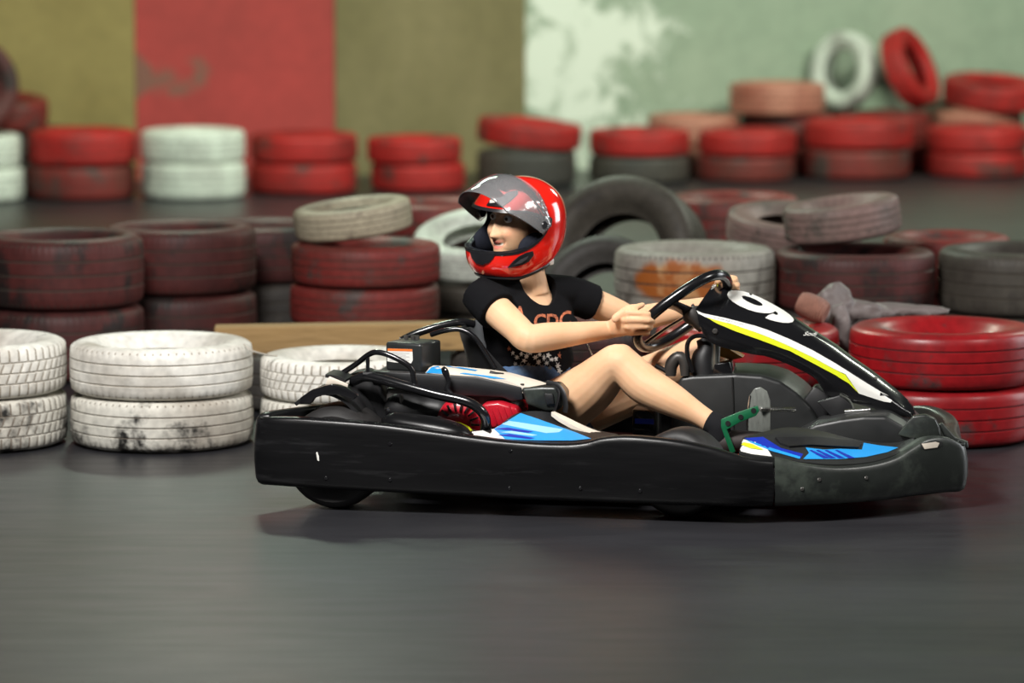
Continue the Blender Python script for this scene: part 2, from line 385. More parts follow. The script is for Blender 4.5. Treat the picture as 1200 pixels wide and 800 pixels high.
# ================================================================== tyres
def tyre_mesh(name, R, W, pitches, per, grooves, sipe, lugs, bead=0.55):
    """lying tyre, axis z, centre at the origin, hollow, with grooves and shoulder blocks"""
    h = W/2; tw = h*0.80; G = 0.004
    prof = []                                        # (r, z, kind) kind 0 plain 1 groove 2 shoulder
    def add(r, z, k=0): prof.append((r, z, k))
    add(R*bead+0.010, h*0.48); add(R*bead+0.030, h*0.74); add(R*0.72, h*0.93); add(R*0.82, h*1.0); add(R*0.92, h*0.955)
    add(R*0.965, h*0.87, 2); add(R*0.985, tw, 2)
    zs = [tw*(1-2*(i+1)/(grooves+1)) for i in range(grooves)]
    prev = tw
    for z in zs:
        mid = (prev+z)/2; add(R*(1-0.012*(mid/tw)**2), mid, 2 if z == zs[0] else 3)
        g = 0.0026
        add(R*(1-0.012*(z/tw)**2), z+g+0.001, 2 if z == zs[0] else 3); add(R-G, z+g-0.001, 1); add(R-G, z-g+0.001, 1); add(R*(1-0.012*(z/tw)**2), z-g-0.001, 2 if z == zs[-1] else 3); prev = z
    mid = (prev-tw)/2; add(R*(1-0.012*(mid/tw)**2), mid, 2)
    add(R*0.985, -tw, 2); add(R*0.965, -h*0.87, 2)
    add(R*0.92, -h*0.955); add(R*0.82, -h*1.0); add(R*0.72, -h*0.93); add(R*bead+0.030, -h*0.74); add(R*bead+0.010, -h*0.48)
    add(R*bead, -h*0.42); add(R*bead+0.02, -h*0.38); add(R*0.80, -h*0.80); add(R*0.93, -h*0.55); add(R*0.935, h*0.55); add(R*0.80, h*0.80); add(R*bead+0.02, h*0.38); add(R*bead, h*0.42)
    S = pitches*per; n = len(prof); V = []; F = []; M = []
    dep = np.zeros((S, n), bool)
    rng = random.Random(name)
    ph = [rng.uniform(-1, 1)*0 for _ in range(S)]
    for j in range(S):
        q = j % per; gro = sipe and q in (per-2, per-1)
        for i, (r, z, k) in enumerate(prof):
            skew = 0.0
            if k == 3 and sipe: skew = 0.9*z/tw*2*PI/pitches
            a = 2*PI*j/S + skew
            rr = r
            if gro and k == 2 and abs(z) > tw*(0.35 if sipe > 1 else 0.8): rr = r-lugs; dep[j, i] = True
            if gro and k == 3 and sipe > 1: rr = r-lugs*0.8; dep[j, i] = True
            V.append((rr*math.cos(a), rr*math.sin(a), z))
    for j in range(S):
        l = (j+1) % S
        for i in range(n):
            k = (i+1) % n
            F.append((j*n+i, j*n+k, l*n+k, l*n+i))
            kk = (prof[i][2], prof[k][2])
            M.append(1 if kk == (1, 1) or (dep[j, i] and dep[l, i] and (dep[j, k] or dep[l, k])) else 0)
    me = bpy.data.meshes.new(name); me.from_pydata(V, [], F); me.materials.append(None); me.materials.append(None)
    me.polygons.foreach_set('material_index', M); me.shade_smooth(); me.set_sharp_from_angle(angle=math.radians(38)); me.update()
    return me
TR, TW = 0.30, 0.17
T_FINE = tyre_mesh('tyre_ribbed', TR, TW, 72, 6, 3, 1, 0.0025)
T_RIB = tyre_mesh('tyre_smooth_rib', TR, TW, 96, 1, 3, 0, 0)
T_LUG = tyre_mesh('tyre_lugged', TR, TW, 56, 6, 3, 2, 0.0025)
T_MID = tyre_mesh('tyre_plain_tread', TR, TW, 80, 4, 3, 1, 0.0016)
T_FAR = tyre_mesh('tyre_worn', TR, TW, 48, 1, 3, 0, 0)

P_white = tyre_mat('white_tyre_paint', (0.78, 0.76, 0.70), wear=0.60, tint=(0.42, 0.38, 0.32), dirt=(0.24, 0.20, 0.15))
P_whited = tyre_mat('dirty_white_tyre_paint', (0.66, 0.64, 0.57), wear=0.51, tint=(0.35, 0.31, 0.26), dirt=(0.16, 0.13, 0.10))
P_paleg = tyre_mat('pale_green_white_tyre_paint', (0.66, 0.70, 0.62), wear=0.60, tint=(0.40, 0.40, 0.36))
P_red = tyre_mat('glossy_red_tyre_paint', (0.28, 0.007, 0.010), wear=0.55, tint=(0.17, 0.006, 0.009), rough=0.42, gloss=0.15, under=(0.07, 0.035, 0.035), dirt=(0.06, 0.006, 0.007))
P_redm = tyre_mat('matt_red_tyre_paint', (0.40, 0.020, 0.018), wear=0.55, tint=(0.22, 0.018, 0.016), under=(0.10, 0.04, 0.035))
P_redw = tyre_mat('worn_red_tyre_paint', (0.19, 0.026, 0.022), wear=0.54, tint=(0.10, 0.03, 0.023), under=(0.07, 0.05, 0.045))
P_brown = tyre_mat('dull_brown_red_tyre_paint', (0.085, 0.020, 0.018), wear=0.52, tint=(0.05, 0.016, 0.015), under=(0.022, 0.015, 0.014))
P_pink = tyre_mat('pinkish_grey_tyre_paint', (0.21, 0.135, 0.12), wear=0.55, tint=(0.14, 0.11, 0.095), under=(0.08, 0.07, 0.06))
P_dark = tyre_mat('dark_tyre_rubber', (0.050, 0.046, 0.042), wear=0.60, tint=(0.085, 0.072, 0.060))
P_grey = tyre_mat('grey_dusty_tyre_rubber', (0.070, 0.062, 0.050), wear=0.58, tint=(0.042, 0.035, 0.029), under=(0.04, 0.035, 0.03))
P_tan = tyre_mat('tan_faded_tyre_paint', (0.40, 0.35, 0.25), wear=0.58, tint=(0.18, 0.14, 0.10), under=(0.09, 0.06, 0.05))
P_salmon = tyre_mat('salmon_faded_tyre_paint', (0.46, 0.20, 0.14), wear=0.62, tint=(0.34, 0.11, 0.075), under=(0.2, 0.12, 0.09))
def rust_mat():
    ms = tyre_mat('off_white_tyre_with_rust', (0.30, 0.285, 0.245), wear=0.56, tint=(0.24, 0.22, 0.19), under=(0.10, 0.085, 0.07))
    nt = ms[0].node_tree; L = nt.links.new; b = nt.nodes['Principled BSDF']; src = b.inputs['Base Color'].links[0].from_socket
    tc = N(nt, 'ShaderNodeTexCoord'); mp = N(nt, 'ShaderNodeMapping', vector_type='TEXTURE'); mp.inputs['Location'].default_value = (0.02, -0.30, 0.01); mp.inputs['Scale'].default_value = (0.20, 0.30, 0.062); L(tc.outputs['Object'], mp.inputs[0])
    ln = N(nt, 'ShaderNodeVectorMath', operation='LENGTH'); L(mp.outputs[0], ln.inputs[0])
    nz = N(nt, 'ShaderNodeTexNoise', i_Scale=14.0, i_Detail=6.0); L(tc.outputs['Object'], nz.inputs['Vector'])
    s = N(nt, 'ShaderNodeMath', operation='MULTIPLY_ADD'); L(nz.outputs[0], s.inputs[0]); s.inputs[1].default_value = 0.9; L(ln.outputs['Value'], s.inputs[2])
    r = N(nt, 'ShaderNodeMapRange'); r.inputs[1].default_value = 1.20; r.inputs[2].default_value = 1.50; r.inputs[3].default_value = 1; r.inputs[4].default_value = 0; L(s.outputs[0], r.inputs[0])
    c = N(nt, 'ShaderNodeMix', data_type='RGBA'); c.inputs[6].default_value = (0.30, 0.085, 0.015, 1); c.inputs[7].default_value = (0.50, 0.30, 0.14, 1)
    r2 = N(nt, 'ShaderNodeMapRange'); r2.inputs[1].default_value = 0.5; r2.inputs[2].default_value = 0.68; L(nz.outputs[0], r2.inputs[0]); L(r2.outputs[0], c.inputs[0])
    m = N(nt, 'ShaderNodeMix', data_type='RGBA'); L(r.outputs[0], m.inputs[0]); L(src, m.inputs[6]); L(c.outputs[2], m.inputs[7]); L(m.outputs[2], b.inputs['Base Color'])
    return ms
P_rust = rust_mat()

def tyre(label, loc, R, W, mats, mesh, group, axis=(0,0,1), spin=None):
    """loc is the tyre's centre; axis is the direction its hole faces"""
    o = bpy.data.objects.new('tyre', mesh); COL.objects.link(o)
    ax = Vector(axis).normalized()
    q = Vector((0,0,1)).rotation_difference(ax)
    o.rotation_mode = 'QUATERNION'; o.rotation_quaternion = q @ Matrix.Rotation(random.uniform(-0.4, 0.4) if spin is None else spin, 3, 'Z').to_quaternion()
    o.location = loc; o.scale = (R/TR, R/TR, W/TW)
    for i, m in enumerate(mats):
        o.material_slots[i].link = 'OBJECT'; o.material_slots[i].material = m
    tag(o, label, 'tyre', group); return o
def stack(x, y, R, W, specs, group, mesh, jit=0.012):
    z = 0.002
    for s in specs:
        label, m = s[0], s[1]; Wi = s[2] if len(s) > 2 else W
        tyre(label, (x+random.uniform(-jit, jit), y+random.uniform(-jit, jit), z+Wi/2), R, Wi, m, mesh, group); z += Wi
    return z

# nearest row: white stacks behind the rear of the kart, red ones behind its nose
G1 = 'tyre stacks of the nearest barrier'
stack(-1.765, 0.90, 0.305, 0.172, [('lower dirty white tyre at the left edge, with black scrape', P_whited), ('upper white tyre at the left edge of the nearest row', P_white)], G1, T_LUG, 0)
stack(-1.150, 0.915, 0.300, 0.168, [('lower white tyre in the biggest white stack, lugged tread blackened at its foot', P_whited), ('upper white tyre of the biggest white stack, clean with ribbed tread', P_white)], G1, T_FINE, 0)
stack(-0.560, 1.040, 0.275, 0.137, [('lower small white tyre behind the rear bumper of the kart', P_whited), ('upper small white tyre behind the kart fender and tube handle', P_white)], G1, T_LUG, 0)
stack(0.165, 1.11, 0.300, 0.182, [('lower dull brown tyre hidden behind the driver', P_brown), ('upper dull brown tyre behind the driver, seen past her elbow', P_brown)], G1, T_MID, 0)
stack(0.780, 1.05, 0.305, 0.185, [('lower red tyre behind the pedals of the kart', P_red), ('upper red tyre behind the black number panel', P_red)], G1, T_RIB, 0)
stack(1.425, 1.02, 0.310, 0.187, [('lower glossy red tyre beside the kart nose at right', P_red), ('upper glossy red tyre beside the kart nose, scuffed rim', P_red)], G1, T_RIB, 0)

# middle barrier
G2 = 'tyres of the middle barrier'
stack(-1.68, 2.60, 0.310, 0.262, [('lower dark brown tyre at the far left of the middle barrier', P_brown), ('upper brown red tyre at the far left of the middle barrier', P_brown)], G2, T_MID, 0)
stack(-1.29, 3.17, 0.300, 0.252, [('lower dark brown tyre, second stack from left in the middle barrier', P_brown), ('upper brown red tyre, second stack from left in the middle barrier', P_brown)], G2, T_MID, 0)
stack(-1.00, 3.85, 0.30, 0.225, [('lower almost black tyre set back between two brown stacks', P_dark), ('upper dark red tyre set back between two brown stacks', P_brown)], G2, T_MID, 0)
zD = stack(-0.565, 2.90, 0.285, 0.155, [('lowest tyre of the reddish stack behind the wooden beam', P_brown), ('middle reddish tyre just above the wooden beam', P_redw), ('third tyre up behind the wooden beam, faded red with pink right side', P_redw)], G2, T_MID)
tyre('tan tyre lying tilted on top of the reddish stack', (-0.605, 2.92, zD+0.088), 0.225, 0.115, P_tan, T_MID, G2, (-0.12, -0.05, 1))
zE = stack(-0.12, 3.76, 0.28, 0.112, [('lower grey tyre behind the helmet chin', P_grey), ('upper grey tyre behind the helmet chin', P_grey)], G2, T_MID)
tyre('white tyre tipped towards us left of the helmet visor', (-0.13, 3.74, zE+0.150), 0.265, 0.13, P_paleg, T_MID, G2, (-0.10, -0.30, 1))
stack(-0.30, 4.30, 0.29, 0.25, [('lower red tyre set back left of the helmet', P_redw), ('upper red tyre set back left of the helmet', P_redw)], G2, T_MID)
tyre('big dark tyre standing upright behind the driver, tread on top', (0.44, 3.42, 0.335), 0.335, 0.24, P_grey, T_MID, G2, (-0.42, -0.80, 0.34))
tyre('dark tyre leaning low in front of the upright one', (0.34, 2.97, 0.248), 0.24, 0.17, P_dark, T_MID, G2, (-0.35, -0.72, 0.60))
stack(0.675, 2.52, 0.298, 0.25, [('lower dark tyre under the rust stained one', P_dark), ('off white tyre with a big orange rust stain', P_rust, 0.235)], G2, T_MID, 0)
zH = stack(1.275, 2.58, 0.298, 0.25, [('black lower tyre in the middle barrier above the red stacks', P_dark), ('brown black tyre above the number panel, right of the rusty one', P_brown, 0.22)], G2, T_MID, 0)
tyre('pinkish grey tyre lying aslant on the brown black tyre', (1.235, 2.70, zH+0.102), 0.220, 0.135, P_pink, T_MID, G2, (-0.13, -0.03, 1))
stack(1.10, 3.28, 0.27, 0.185, [('lower tyre of the grey stack behind the rusty one', P_dark), ('upper tyre of the grey stack behind the rusty one', P_grey)], G2, T_MID, 0)
tyre('hollow faded pink tyre propped aslant behind the rusty one', (1.10, 3.28, 0.475), 0.265, 0.13, P_pink, T_MID, G2, (0.06, -0.14, 1))
stack(1.90, 2.62, 0.312, 0.236, [('lower grey tyre at the right edge of the middle barrier', P_grey), ('upper dusty grey tyre with open top at the right edge', P_grey)], G2, T_MID, 0)
stack(0.92, 4.25, 0.28, 0.265, [('lower red tyre set back right of the upright tyre', P_redw), ('upper red tyre set back right of the upright tyre', P_redw)], G2, T_MID)
stack(1.70, 3.36, 0.25, 0.225, [('lower red tyre peeping between the grey tyres at right', P_redw), ('upper red tyre peeping between the grey tyres at right', P_redw)], G2, T_MID)
tyre('dark tyre lying flat under the left end of the wooden beam', (-0.72, 1.78, 0.098), 0.28, 0.19, P_dark, T_MID, G1)
tyre('dark tyre lying flat under the right end of the wooden beam', (0.05, 1.86, 0.098), 0.27, 0.19, P_dark, T_MID, G1)

# far barrier along the painted wall
G3 = 'tyre stacks of the far barrier'
rows = [(-3.095, 10.13, 0.299, [('lower pale tyre at the left edge of the far barrier', P_paleg, 0.19), ('upper pale tyre at the left edge of the far barrier', P_paleg, 0.19)]),
 (-2.476, 10.32, 0.312, [('lower worn red tyre under the ochre wall', P_redw, 0.195), ('upper dark red tyre under the ochre wall', P_redm, 0.20)]),
 (-1.831, 10.36, 0.300, [('lower white tyre of the white stack under the red wall', P_paleg, 0.205), ('upper white tyre of the white stack under the red wall', P_paleg, 0.185)]),
 (-1.217, 10.72, 0.315, [('lower red tyre right of the far white stack', P_redm, 0.18), ('upper glossy red tyre right of the far white stack', P_redm, 0.165)]),
 (-0.569, 10.91, 0.280, [('lower red tyre under the olive wall', P_redm, 0.16), ('upper red tyre under the olive wall', P_redm, 0.15)]),
 (0.092, 11.25, 0.300, [('dark tyre carrying a tipped red one, above the helmet', P_dark, 0.21)]),
 (0.784, 11.50, 0.306, [('lower dark tyre of the far stack right of the helmet', P_dark, 0.16), ('upper red tyre of the far stack right of the helmet', P_redm, 0.155)]),
 (1.430, 11.61, 0.300, [('lower dull red tyre below the salmon one', P_redw, 0.155), ('upper red tyre below the salmon one', P_redm, 0.15)]),
 (2.130, 11.79, 0.330, [('lower grubby red tyre below the leaning red tyre', P_redw, 0.185), ('upper wide red tyre below the leaning red tyre', P_redm, 0.175)]),
 (2.880, 11.95, 0.315, [('lower bright red tyre at the right edge of the far barrier', P_redm, 0.15), ('upper bright red tyre at the right edge of the far barrier', P_redm, 0.155)])]
for x, y, R, specs in rows: stack(x, y, R, 0.18, specs, G3, T_FAR)
tyre('red tyre tipped up on the dark one above the helmet', (0.105, 11.26, 0.310), 0.315, 0.15, P_redm, T_FAR, G3, (0.09, -0.02, 1))
back = [(-2.83, 10.95, 0.30, P_dark, 'back row tyre behind the far left red stack'), (1.13, 12.18, 0.29, P_salmon, 'back row tyre seen between two far red stacks'), (1.74, 12.32, 0.29, P_redw, 'back row tyre carrying the salmon one'), (2.36, 12.48, 0.29, P_redw, 'back row tyre carrying the pale standing one'), (2.96, 12.64, 0.29, P_salmon, 'back row tyre at the right edge')]
for x, y, R, m, nm in back:
    stack(x, y, R, 0.18, [('lower ' + nm, m), ('upper ' + nm, m)], 'back row of the far barrier', T_FAR)
G4 = 'loose tyres on top of the far barrier'
tyre('dull red tyre lying on top at the far left under the ochre wall', (-3.02, 10.80, 0.47), 0.29, 0.17, P_redw, T_FAR, G4, (0.05, -0.1, 1))
tyre('dark tyre standing on the far left stack under the ochre wall', (-3.09, 10.13, 0.655), 0.275, 0.16, P_brown, T_FAR, G4, (0.45, -0.85, 0.15))
tyre('salmon tyre with pale right side lying on the far back row', (1.66, 12.22, 0.463), 0.300, 0.195, P_salmon, T_FAR, G4)
tyre('cream white tyre standing on edge against the green wall', (2.11, 12.62, 0.613), 0.250, 0.13, P_paleg, T_FAR, G4, (-0.72, -0.66, 0.12))
tyre('red tyre leaning steeply against the green wall', (2.52, 12.50, 0.632), 0.262, 0.15, P_redm, T_FAR, G4, (0.80, -0.42, 0.40))
tyre('open red tyre lying tipped on top at the right edge', (3.06, 12.62, 0.475), 0.315, 0.165, P_redm, T_FAR, G4, (0.06, -0.12, 1))

# beam, rope, plastic sheet
wood = mat('rough_pine', srgb(152, 122, 78), rough=0.75, var=0.35, scale=9, bump=0.4, bscale=30, stretch=(0.3, 2, 2), col2=srgb(95, 72, 40), mask=0.62, mscale=5)
bm_ = MB().add(box((-0.56, 1.76, 0.242), (0.96, 0.10, 0.096), Matrix.Rotation(0.05, 3, 'Z') @ Matrix.Rotation(-0.012, 3, 'Y'), bev=0.006)).obj('wooden_beam', wood, smooth=False)
tag(bm_, 'long rough wooden beam lying on dark tyres behind the white stacks', 'beam')
rope_m = plain('grey_cord', (0.45, 0.42, 0.36), 0.8)
rp = obj('cord', *tube([(-0.872, 0.815, 0.335), (-0.85, 0.80, 0.318), (-0.83, 0.815, 0.308), (-0.795, 0.87, 0.292), (-0.77, 0.90, 0.286)], 0.0035, 6, smooth_n=4), rope_m)
tag(rp, 'thin grey cord tied between the big and the small white stack', 'cord')
def crumple(c, rx, ry, rz, seed, su=40, sv=22, amp=0.24, flat=0.0):
    V, F = ellipsoid((0,0,0), 1, 1, 1, None, su, sv); out = []
    for p in V:
        n1 = noise.noise(p*1.7+Vector((seed, 0, 0))); n2 = abs(noise.noise(p*4.1+Vector((0, seed, 0)))); n3 = abs(noise.noise(p*9+Vector((0, 0, seed))))
        q = p*(1+amp*n1-amp*0.8*n2-amp*0.3*n3); q = Vector((q.x*rx, q.y*ry, max(q.z, -0.35)*rz)); out.append(Vector(c)+q)
    return out, F
plast = mat('grubby_plastic_sheet', (0.15, 0.125, 0.12), rough=0.5, var=0.35, scale=14, bump=0.5, bscale=30)
pr = MB(); pr.add(crumple((1.085, 1.33, 0.375), 0.085, 0.075, 0.105, 3.1)); pr.add(crumple((1.10, 1.22, 0.30), 0.045, 0.05, 0.13, 5.2)); pr.add(crumple((1.30, 1.38, 0.378), 0.20, 0.05, 0.030, 8.7)); pr.add(crumple((1.17, 1.34, 0.375), 0.12, 0.06, 0.05, 1.7))
V, F = voxel(pr, 0.008, 2)
ps = obj('plastic_sheet', V, F, plast); tag(ps, 'crumpled grey plastic sheet lying across the red tyres', 'plastic sheet')
rb = MB()
rbp = []
for k in range(49):
    z = k/48; rbp.append((0.043*(1-0.25*(abs(z-0.5)*2)**3) + 0.0025*math.sin(k*PI/2), z*0.10-0.05))
rb.add(lathe([(0.004, -0.05)] + rbp + [(0.004, 0.05)], (1.0, 1.11, 0.42), (0.85, -0.35, -0.35), 28))
rbo = rb.obj('rope_bundle', mat('bundle_strands', srgb(150, 110, 95), rough=0.6, var=0.4, scale=60)); tag(rbo, 'small ribbed bundle of rope behind the number panel on a red tyre', 'rope')

# ================================================================== the kart
black_plastic = mat('scuffed_black_plastic', (0.006, 0.006, 0.0065), rough=0.30, spec=0.24, var=0.5, scale=7, rvar=0.12, bump=0.10, bscale=14, stretch=(0.35, 1, 3), col2=(0.016, 0.016, 0.017), mask=0.62, mscale=9)
grey_plastic = mat('scuffed_grey_green_plastic', (0.018, 0.021, 0.019), rough=0.36, var=0.5, scale=6, rvar=0.12, bump=0.10, bscale=18, col2=(0.044, 0.053, 0.044), mask=0.56, mscale=7)
deck_plastic = mat('dull_dark_grey_plastic', (0.017, 0.018, 0.018), rough=0.42, var=0.3, scale=12)
gloss_black = mat('gloss_black_panel', (0.008, 0.008, 0.009), rough=0.16, var=0.3, rvar=0.05, coat=0.4)
matt_black = mat('matt_black_panel', (0.009, 0.009, 0.010), rough=0.48, var=0.3)
tube_black = mat('black_painted_steel_tube', (0.008, 0.008, 0.009), rough=0.20, var=0.3, rvar=0.06, coat=0.3)
rubber = mat('kart_tyre_rubber', (0.014, 0.013, 0.013), rough=0.55, var=0.4, scale=30)
steel = mat('scratched_steel', (0.30, 0.31, 0.28), rough=0.34, metal=0.85, var=0.4, scale=20, bump=0.1)
chrome = mat('bright_steel', (0.62, 0.62, 0.60), rough=0.2, metal=1.0, var=0.1)
dark_steel = mat('dark_cast_metal', (0.085, 0.08, 0.075), rough=0.42, metal=0.5, var=0.4)
red_engine = mat('red_engine_cover', (0.42, 0.008, 0.02), rough=0.3, var=0.2, coat=0.3)
green_pedal = mat('green_pedal_paint', (0.006, 0.115, 0.045), rough=0.38, var=0.3, coat=0.2)
orange_p = mat('orange_yellow_plastic', (0.62, 0.26, 0.02), rough=0.45, var=0.3)
WHITE = plain('white_sticker', (0.80, 0.79, 0.74), 0.35); YELLOW = plain('acid_yellow_sticker', (0.72, 0.80, 0.02), 0.35)
CREAM = mat('cream_sticker_worn', (0.72, 0.64, 0.54), rough=0.45, var=0.2)
BLUE = plain('bright_blue_sticker', (0.02, 0.30, 0.72), 0.35); NAVY = plain('deep_blue_sticker', (0.010, 0.03, 0.36), 0.35); PALEB = plain('pale_blue_sticker', (0.30, 0.58, 0.80), 0.35)
ORANGE = plain('orange_sticker', (0.80, 0.20, 0.04), 0.4); INK = plain('black_print', (0.02, 0.02, 0.02), 0.4); GREYINK = plain('grey_print', (0.35, 0.35, 0.36), 0.5)

kart = root('go_kart', 'black rental go-kart with white number nine and blue stickers', 'go-kart', frame=KART)
K_ = kart

# --- surrounding bumper
def band(stations, name, m, th=0.045, lip=0.012):
    """stations: (point on outer top edge, point on outer bottom edge); lofted rounded band"""
    tops = catmull([s[0] for s in stations], 5); bots = catmull([s[1] for s in stations], 5); rings = []
    n = len(tops)
    for i in range(n):
        a = tops[max(i-1, 0)]; b = tops[min(i+1, n-1)]; t = Vector((b.x-a.x, b.y-a.y, 0)).normalized()
        no = Vector((t.y, -t.x, 0))          # outward on a path that runs rear -> front on the near side
        T, B = tops[i], bots[i]; h = T.z-B.z
        def p(off, z): 
            f = (z-B.z)/h; c = B.lerp(T, f); return Vector((c.x, c.y, z)) + no*off
        rings.append([p(-th, B.z+0.012), p(-th+0.012, B.z), p(-0.012, B.z), p(-0.003, B.z+0.006), p(0.002, B.z+0.018), p(0.007, B.z+h*0.35), p(0.007, B.z+h*0.62), p(0.002, T.z-0.020), p(-0.001, T.z-0.008), p(-0.006, T.z-0.002), p(-0.014, T.z), p(-th+0.008, T.z-0.001), p(-th, T.z-0.010)])
    return obj(name, *loft(rings), m, K_, angle=50)
def st(px, v, yt, yb): return (K(px, yt, v), K(px, yb, v))
def su(u, v, wt, wb_): return (Vector((u, v, wt)), Vector((u, v, wb_)))
side = [su(-0.70, -0.14, 0.272, 0.105), su(-0.755, -0.22, 0.274, 0.10), su(-0.82, -0.34, 0.278, 0.095), su(-0.885, -0.46, 0.281, 0.088), su(-0.935, -0.555, 0.282, 0.082),
        st(301, -0.600, 489, 567), st(316, -0.628, 489, 569), st(360, -0.636, 490, 572), st(450, -0.64, 497, 577), st(550, -0.64, 511, 582), st(600, -0.64, 517, 585), st(655, -0.64, 520, 587), st(685, -0.64, 518, 588), st(708, -0.64, 512.5, 589), st(740, -0.645, 511, 590), st(790, -0.65, 516, 592), st(830, -0.65, 524, 593), st(862, -0.647, 533, 594), st(884, -0.632, 538, 594), st(906, -0.606, 540, 594)]
sb = band(side, 'side_bumper', black_plastic)
front_near = [st(908, -0.602, 536, 594), st(940, -0.588, 543, 593), st(980, -0.545, 547, 591), st(1020, -0.48, 544, 588), st(1050, -0.42, 536, 585), st(1070, -0.375, 524, 582), st(1088, -0.335, 513.5, 580), st(1110, -0.29, 512, 577.5), st(1131, -0.235, 520, 575)]
far_nose = [su(1.085, -0.10, 0.20, 0.065), su(1.072, 0.02, 0.20, 0.065), su(1.068, 0.16, 0.20, 0.065), su(1.04, 0.30, 0.205, 0.065), su(0.97, 0.43, 0.21, 0.06), su(0.86, 0.53, 0.19, 0.055), su(0.70, 0.60, 0.18, 0.055)]
fb = band(front_near + far_nose, 'front_bumper', grey_plastic)
fb['label'] = 'scuffed grey green plastic front bumper'
band([su(0.69, 0.602, 0.18, 0.055), su(0.5, 0.64, 0.20, 0.06), su(0.2, 0.645, 0.23, 0.065), su(-0.2, 0.645, 0.25, 0.075), su(-0.55, 0.63, 0.26, 0.085), su(-0.66, 0.58, 0.26, 0.09), su(-0.70, 0.42, 0.262, 0.095), su(-0.70, 0.18, 0.265, 0.10), su(-0.695, -0.13, 0.27, 0.105)], 'side_bumper', black_plastic)
# seam, rivets and painted light of a slit on the near bumper
def bolt(px, py, tree, r=0.006, m=None, h=0.003):
    o, d = local_ray(px, py); d.normalize(); hit, n, i, t = tree.ray_cast(o, d)
    if hit is None: return None
    if n.dot(d) > 0: n = -n
    return lathe([(0.0005, h), (r*0.7, h), (r, h*0.4), (r, -0.004), (0.0005, -0.004)], hit, n, 12, True)
tsb = bvh(sb); tfb = bvh(fb)
for x, y in ((598, 528), (597, 572), (680, 572), (457, 520), (457, 562), (750, 575), (382, 560)):
    b_ = bolt(x, y, tsb)
    if b_: obj('rivet', *b_, tube_black, K_)
for x, y in ((960, 562), (940, 573), (1015, 560)):
    b_ = bolt(x, y, tfb)
    if b_: obj('rivet', *b_, dark_steel, K_)
decal('slit_light', fill2d([[(370.5, 530), (372, 529), (374, 535), (374, 540), (372, 539)]]), tsb, WHITE, K_, step=0)  # white patch painted for the light showing through a slit

# --- front deck between bumper lip and the nose cone
lipP = catmull([K(*a) for a in ((866, 531, -0.60), (890, 535, -0.60), (908, 536.5, -0.585), (940, 541, -0.565), (980, 544, -0.52), (1020, 541, -0.455), (1050, 532, -0.395), (1070, 520, -0.35))], 6)
midP = catmull([K(*a) for a in ((868, 522, -0.565), (895, 523, -0.53), (915, 522, -0.50), (945, 523, -0.47), (985, 528, -0.42), (1020, 529, -0.37), (1050, 525, -0.33), (1071, 516, -0.30))], 6)
ridP = catmull([K(*a) for a in ((872, 512, -0.53), (898, 505, -0.46), (922, 500.5, -0.40), (955, 503, -0.355), (995, 513, -0.31), (1025, 518, -0.28), (1052, 518, -0.26), (1072, 512, -0.24))], 6)
rings = []
n_ = min(len(lipP), len(midP), len(ridP))
for i in range(n_):
    a, b, c = lipP[i], midP[i], ridP[i]
    rings.append([a-Vector((0,0,0.03)), a-Vector((0,0,0.006)), a, a.lerp(b, 0.5)+Vector((0,0,0.003)), b, b.lerp(c, 0.5)+Vector((0,0,0.003)), c, c+Vector((-0.006, 0.02, -0.004)), c+Vector((-0.012, 0.04, -0.03)), c+Vector((-0.015, 0.05, -0.09)), c+Vector((-0.01, 0.02, -0.10))])
deck = obj('front_deck', *loft(rings), deck_plastic, K_, angle=55)
td = bvh(deck, sb, fb)
decal('sticker', fill2d([[(866, 517), (871, 515), (885, 518), (899, 526), (904.5, 535), (880, 532), (864.5, 528)]]), td, WHITE, K_, step=2)
decal('sticker', fill2d([[(866.5, 521), (869, 518), (882, 521), (895, 528), (880, 526)]]), td, YELLOW, K_, off=0.003, step=2)
decal('sticker', fill2d([[(872, 513.5), (894, 512), (915, 525), (941, 532), (938, 537.5), (905, 529), (885, 519)]]), td, NAVY, K_)
decal('sticker', fill2d([[(873, 515), (905, 525.5), (938, 535.5), (937, 538), (903, 528.5), (880, 519)]]), td, BLUE, K_, off=0.0018)
decal('sticker', fill2d([[(944, 524.5), (965, 527), (985, 526), (1010, 527), (1012, 519), (1030, 522), (1053, 524.5), (1040, 530), (1015, 535.5), (985, 538), (941, 538), (948, 531)]]), td, BLUE, K_)
for x in (948, 956, 966, 978):
    decal('sticker', fill2d([[(x, 528), (x+3, 527.5), (x+24, 537), (x+17, 537.5)]]), td, NAVY, K_, off=0.0018)
# blister strip above the blue sticker
decal('deck_blister', fill2d([[(908, 514), (960, 514), (1000, 519), (1009, 521), (1006, 526), (985, 525), (950, 523), (925, 525), (914, 521)]]), td, matt_black, K_, thick=0.006)

# --- nose cone, slot, hoop
ncx = kpoly([(930, 510), (955, 497), (985, 491), (1012, 487.5), (1038, 487.5), (1058, 499), (1074, 513), (1076, 530), (1060, 545), (940, 545)], -0.20)
nose = obj('nose_cone', *prism(ncx, -0.20, 0.20, 0.012, 3), deck_plastic, K_, angle=45)
tabp = kpoly([(1052, 509), (1062, 496), (1070, 487), (1084, 485), (1096, 490), (1101, 500), (1103, 513), (1096, 520)], -0.22)
obj('nose_tab', *prism(tabp, -0.235, -0.20, 0.006), grey_plastic, K_)
obj('nose_bracket', *prism(kpoly([(1100, 496), (1104, 495), (1120, 512), (1134, 517), (1135, 524), (1118, 524), (1107, 512)], -0.19), -0.205, -0.18, 0.003), grey_plastic, K_)
decal('bumper_slot', fill2d([[(1078, 519.5), (1097, 516.5), (1104, 517.5), (1104, 521.5), (1098, 525), (1083, 527), (1079, 524)]]), bvh(fb), INK, K_, step=4)
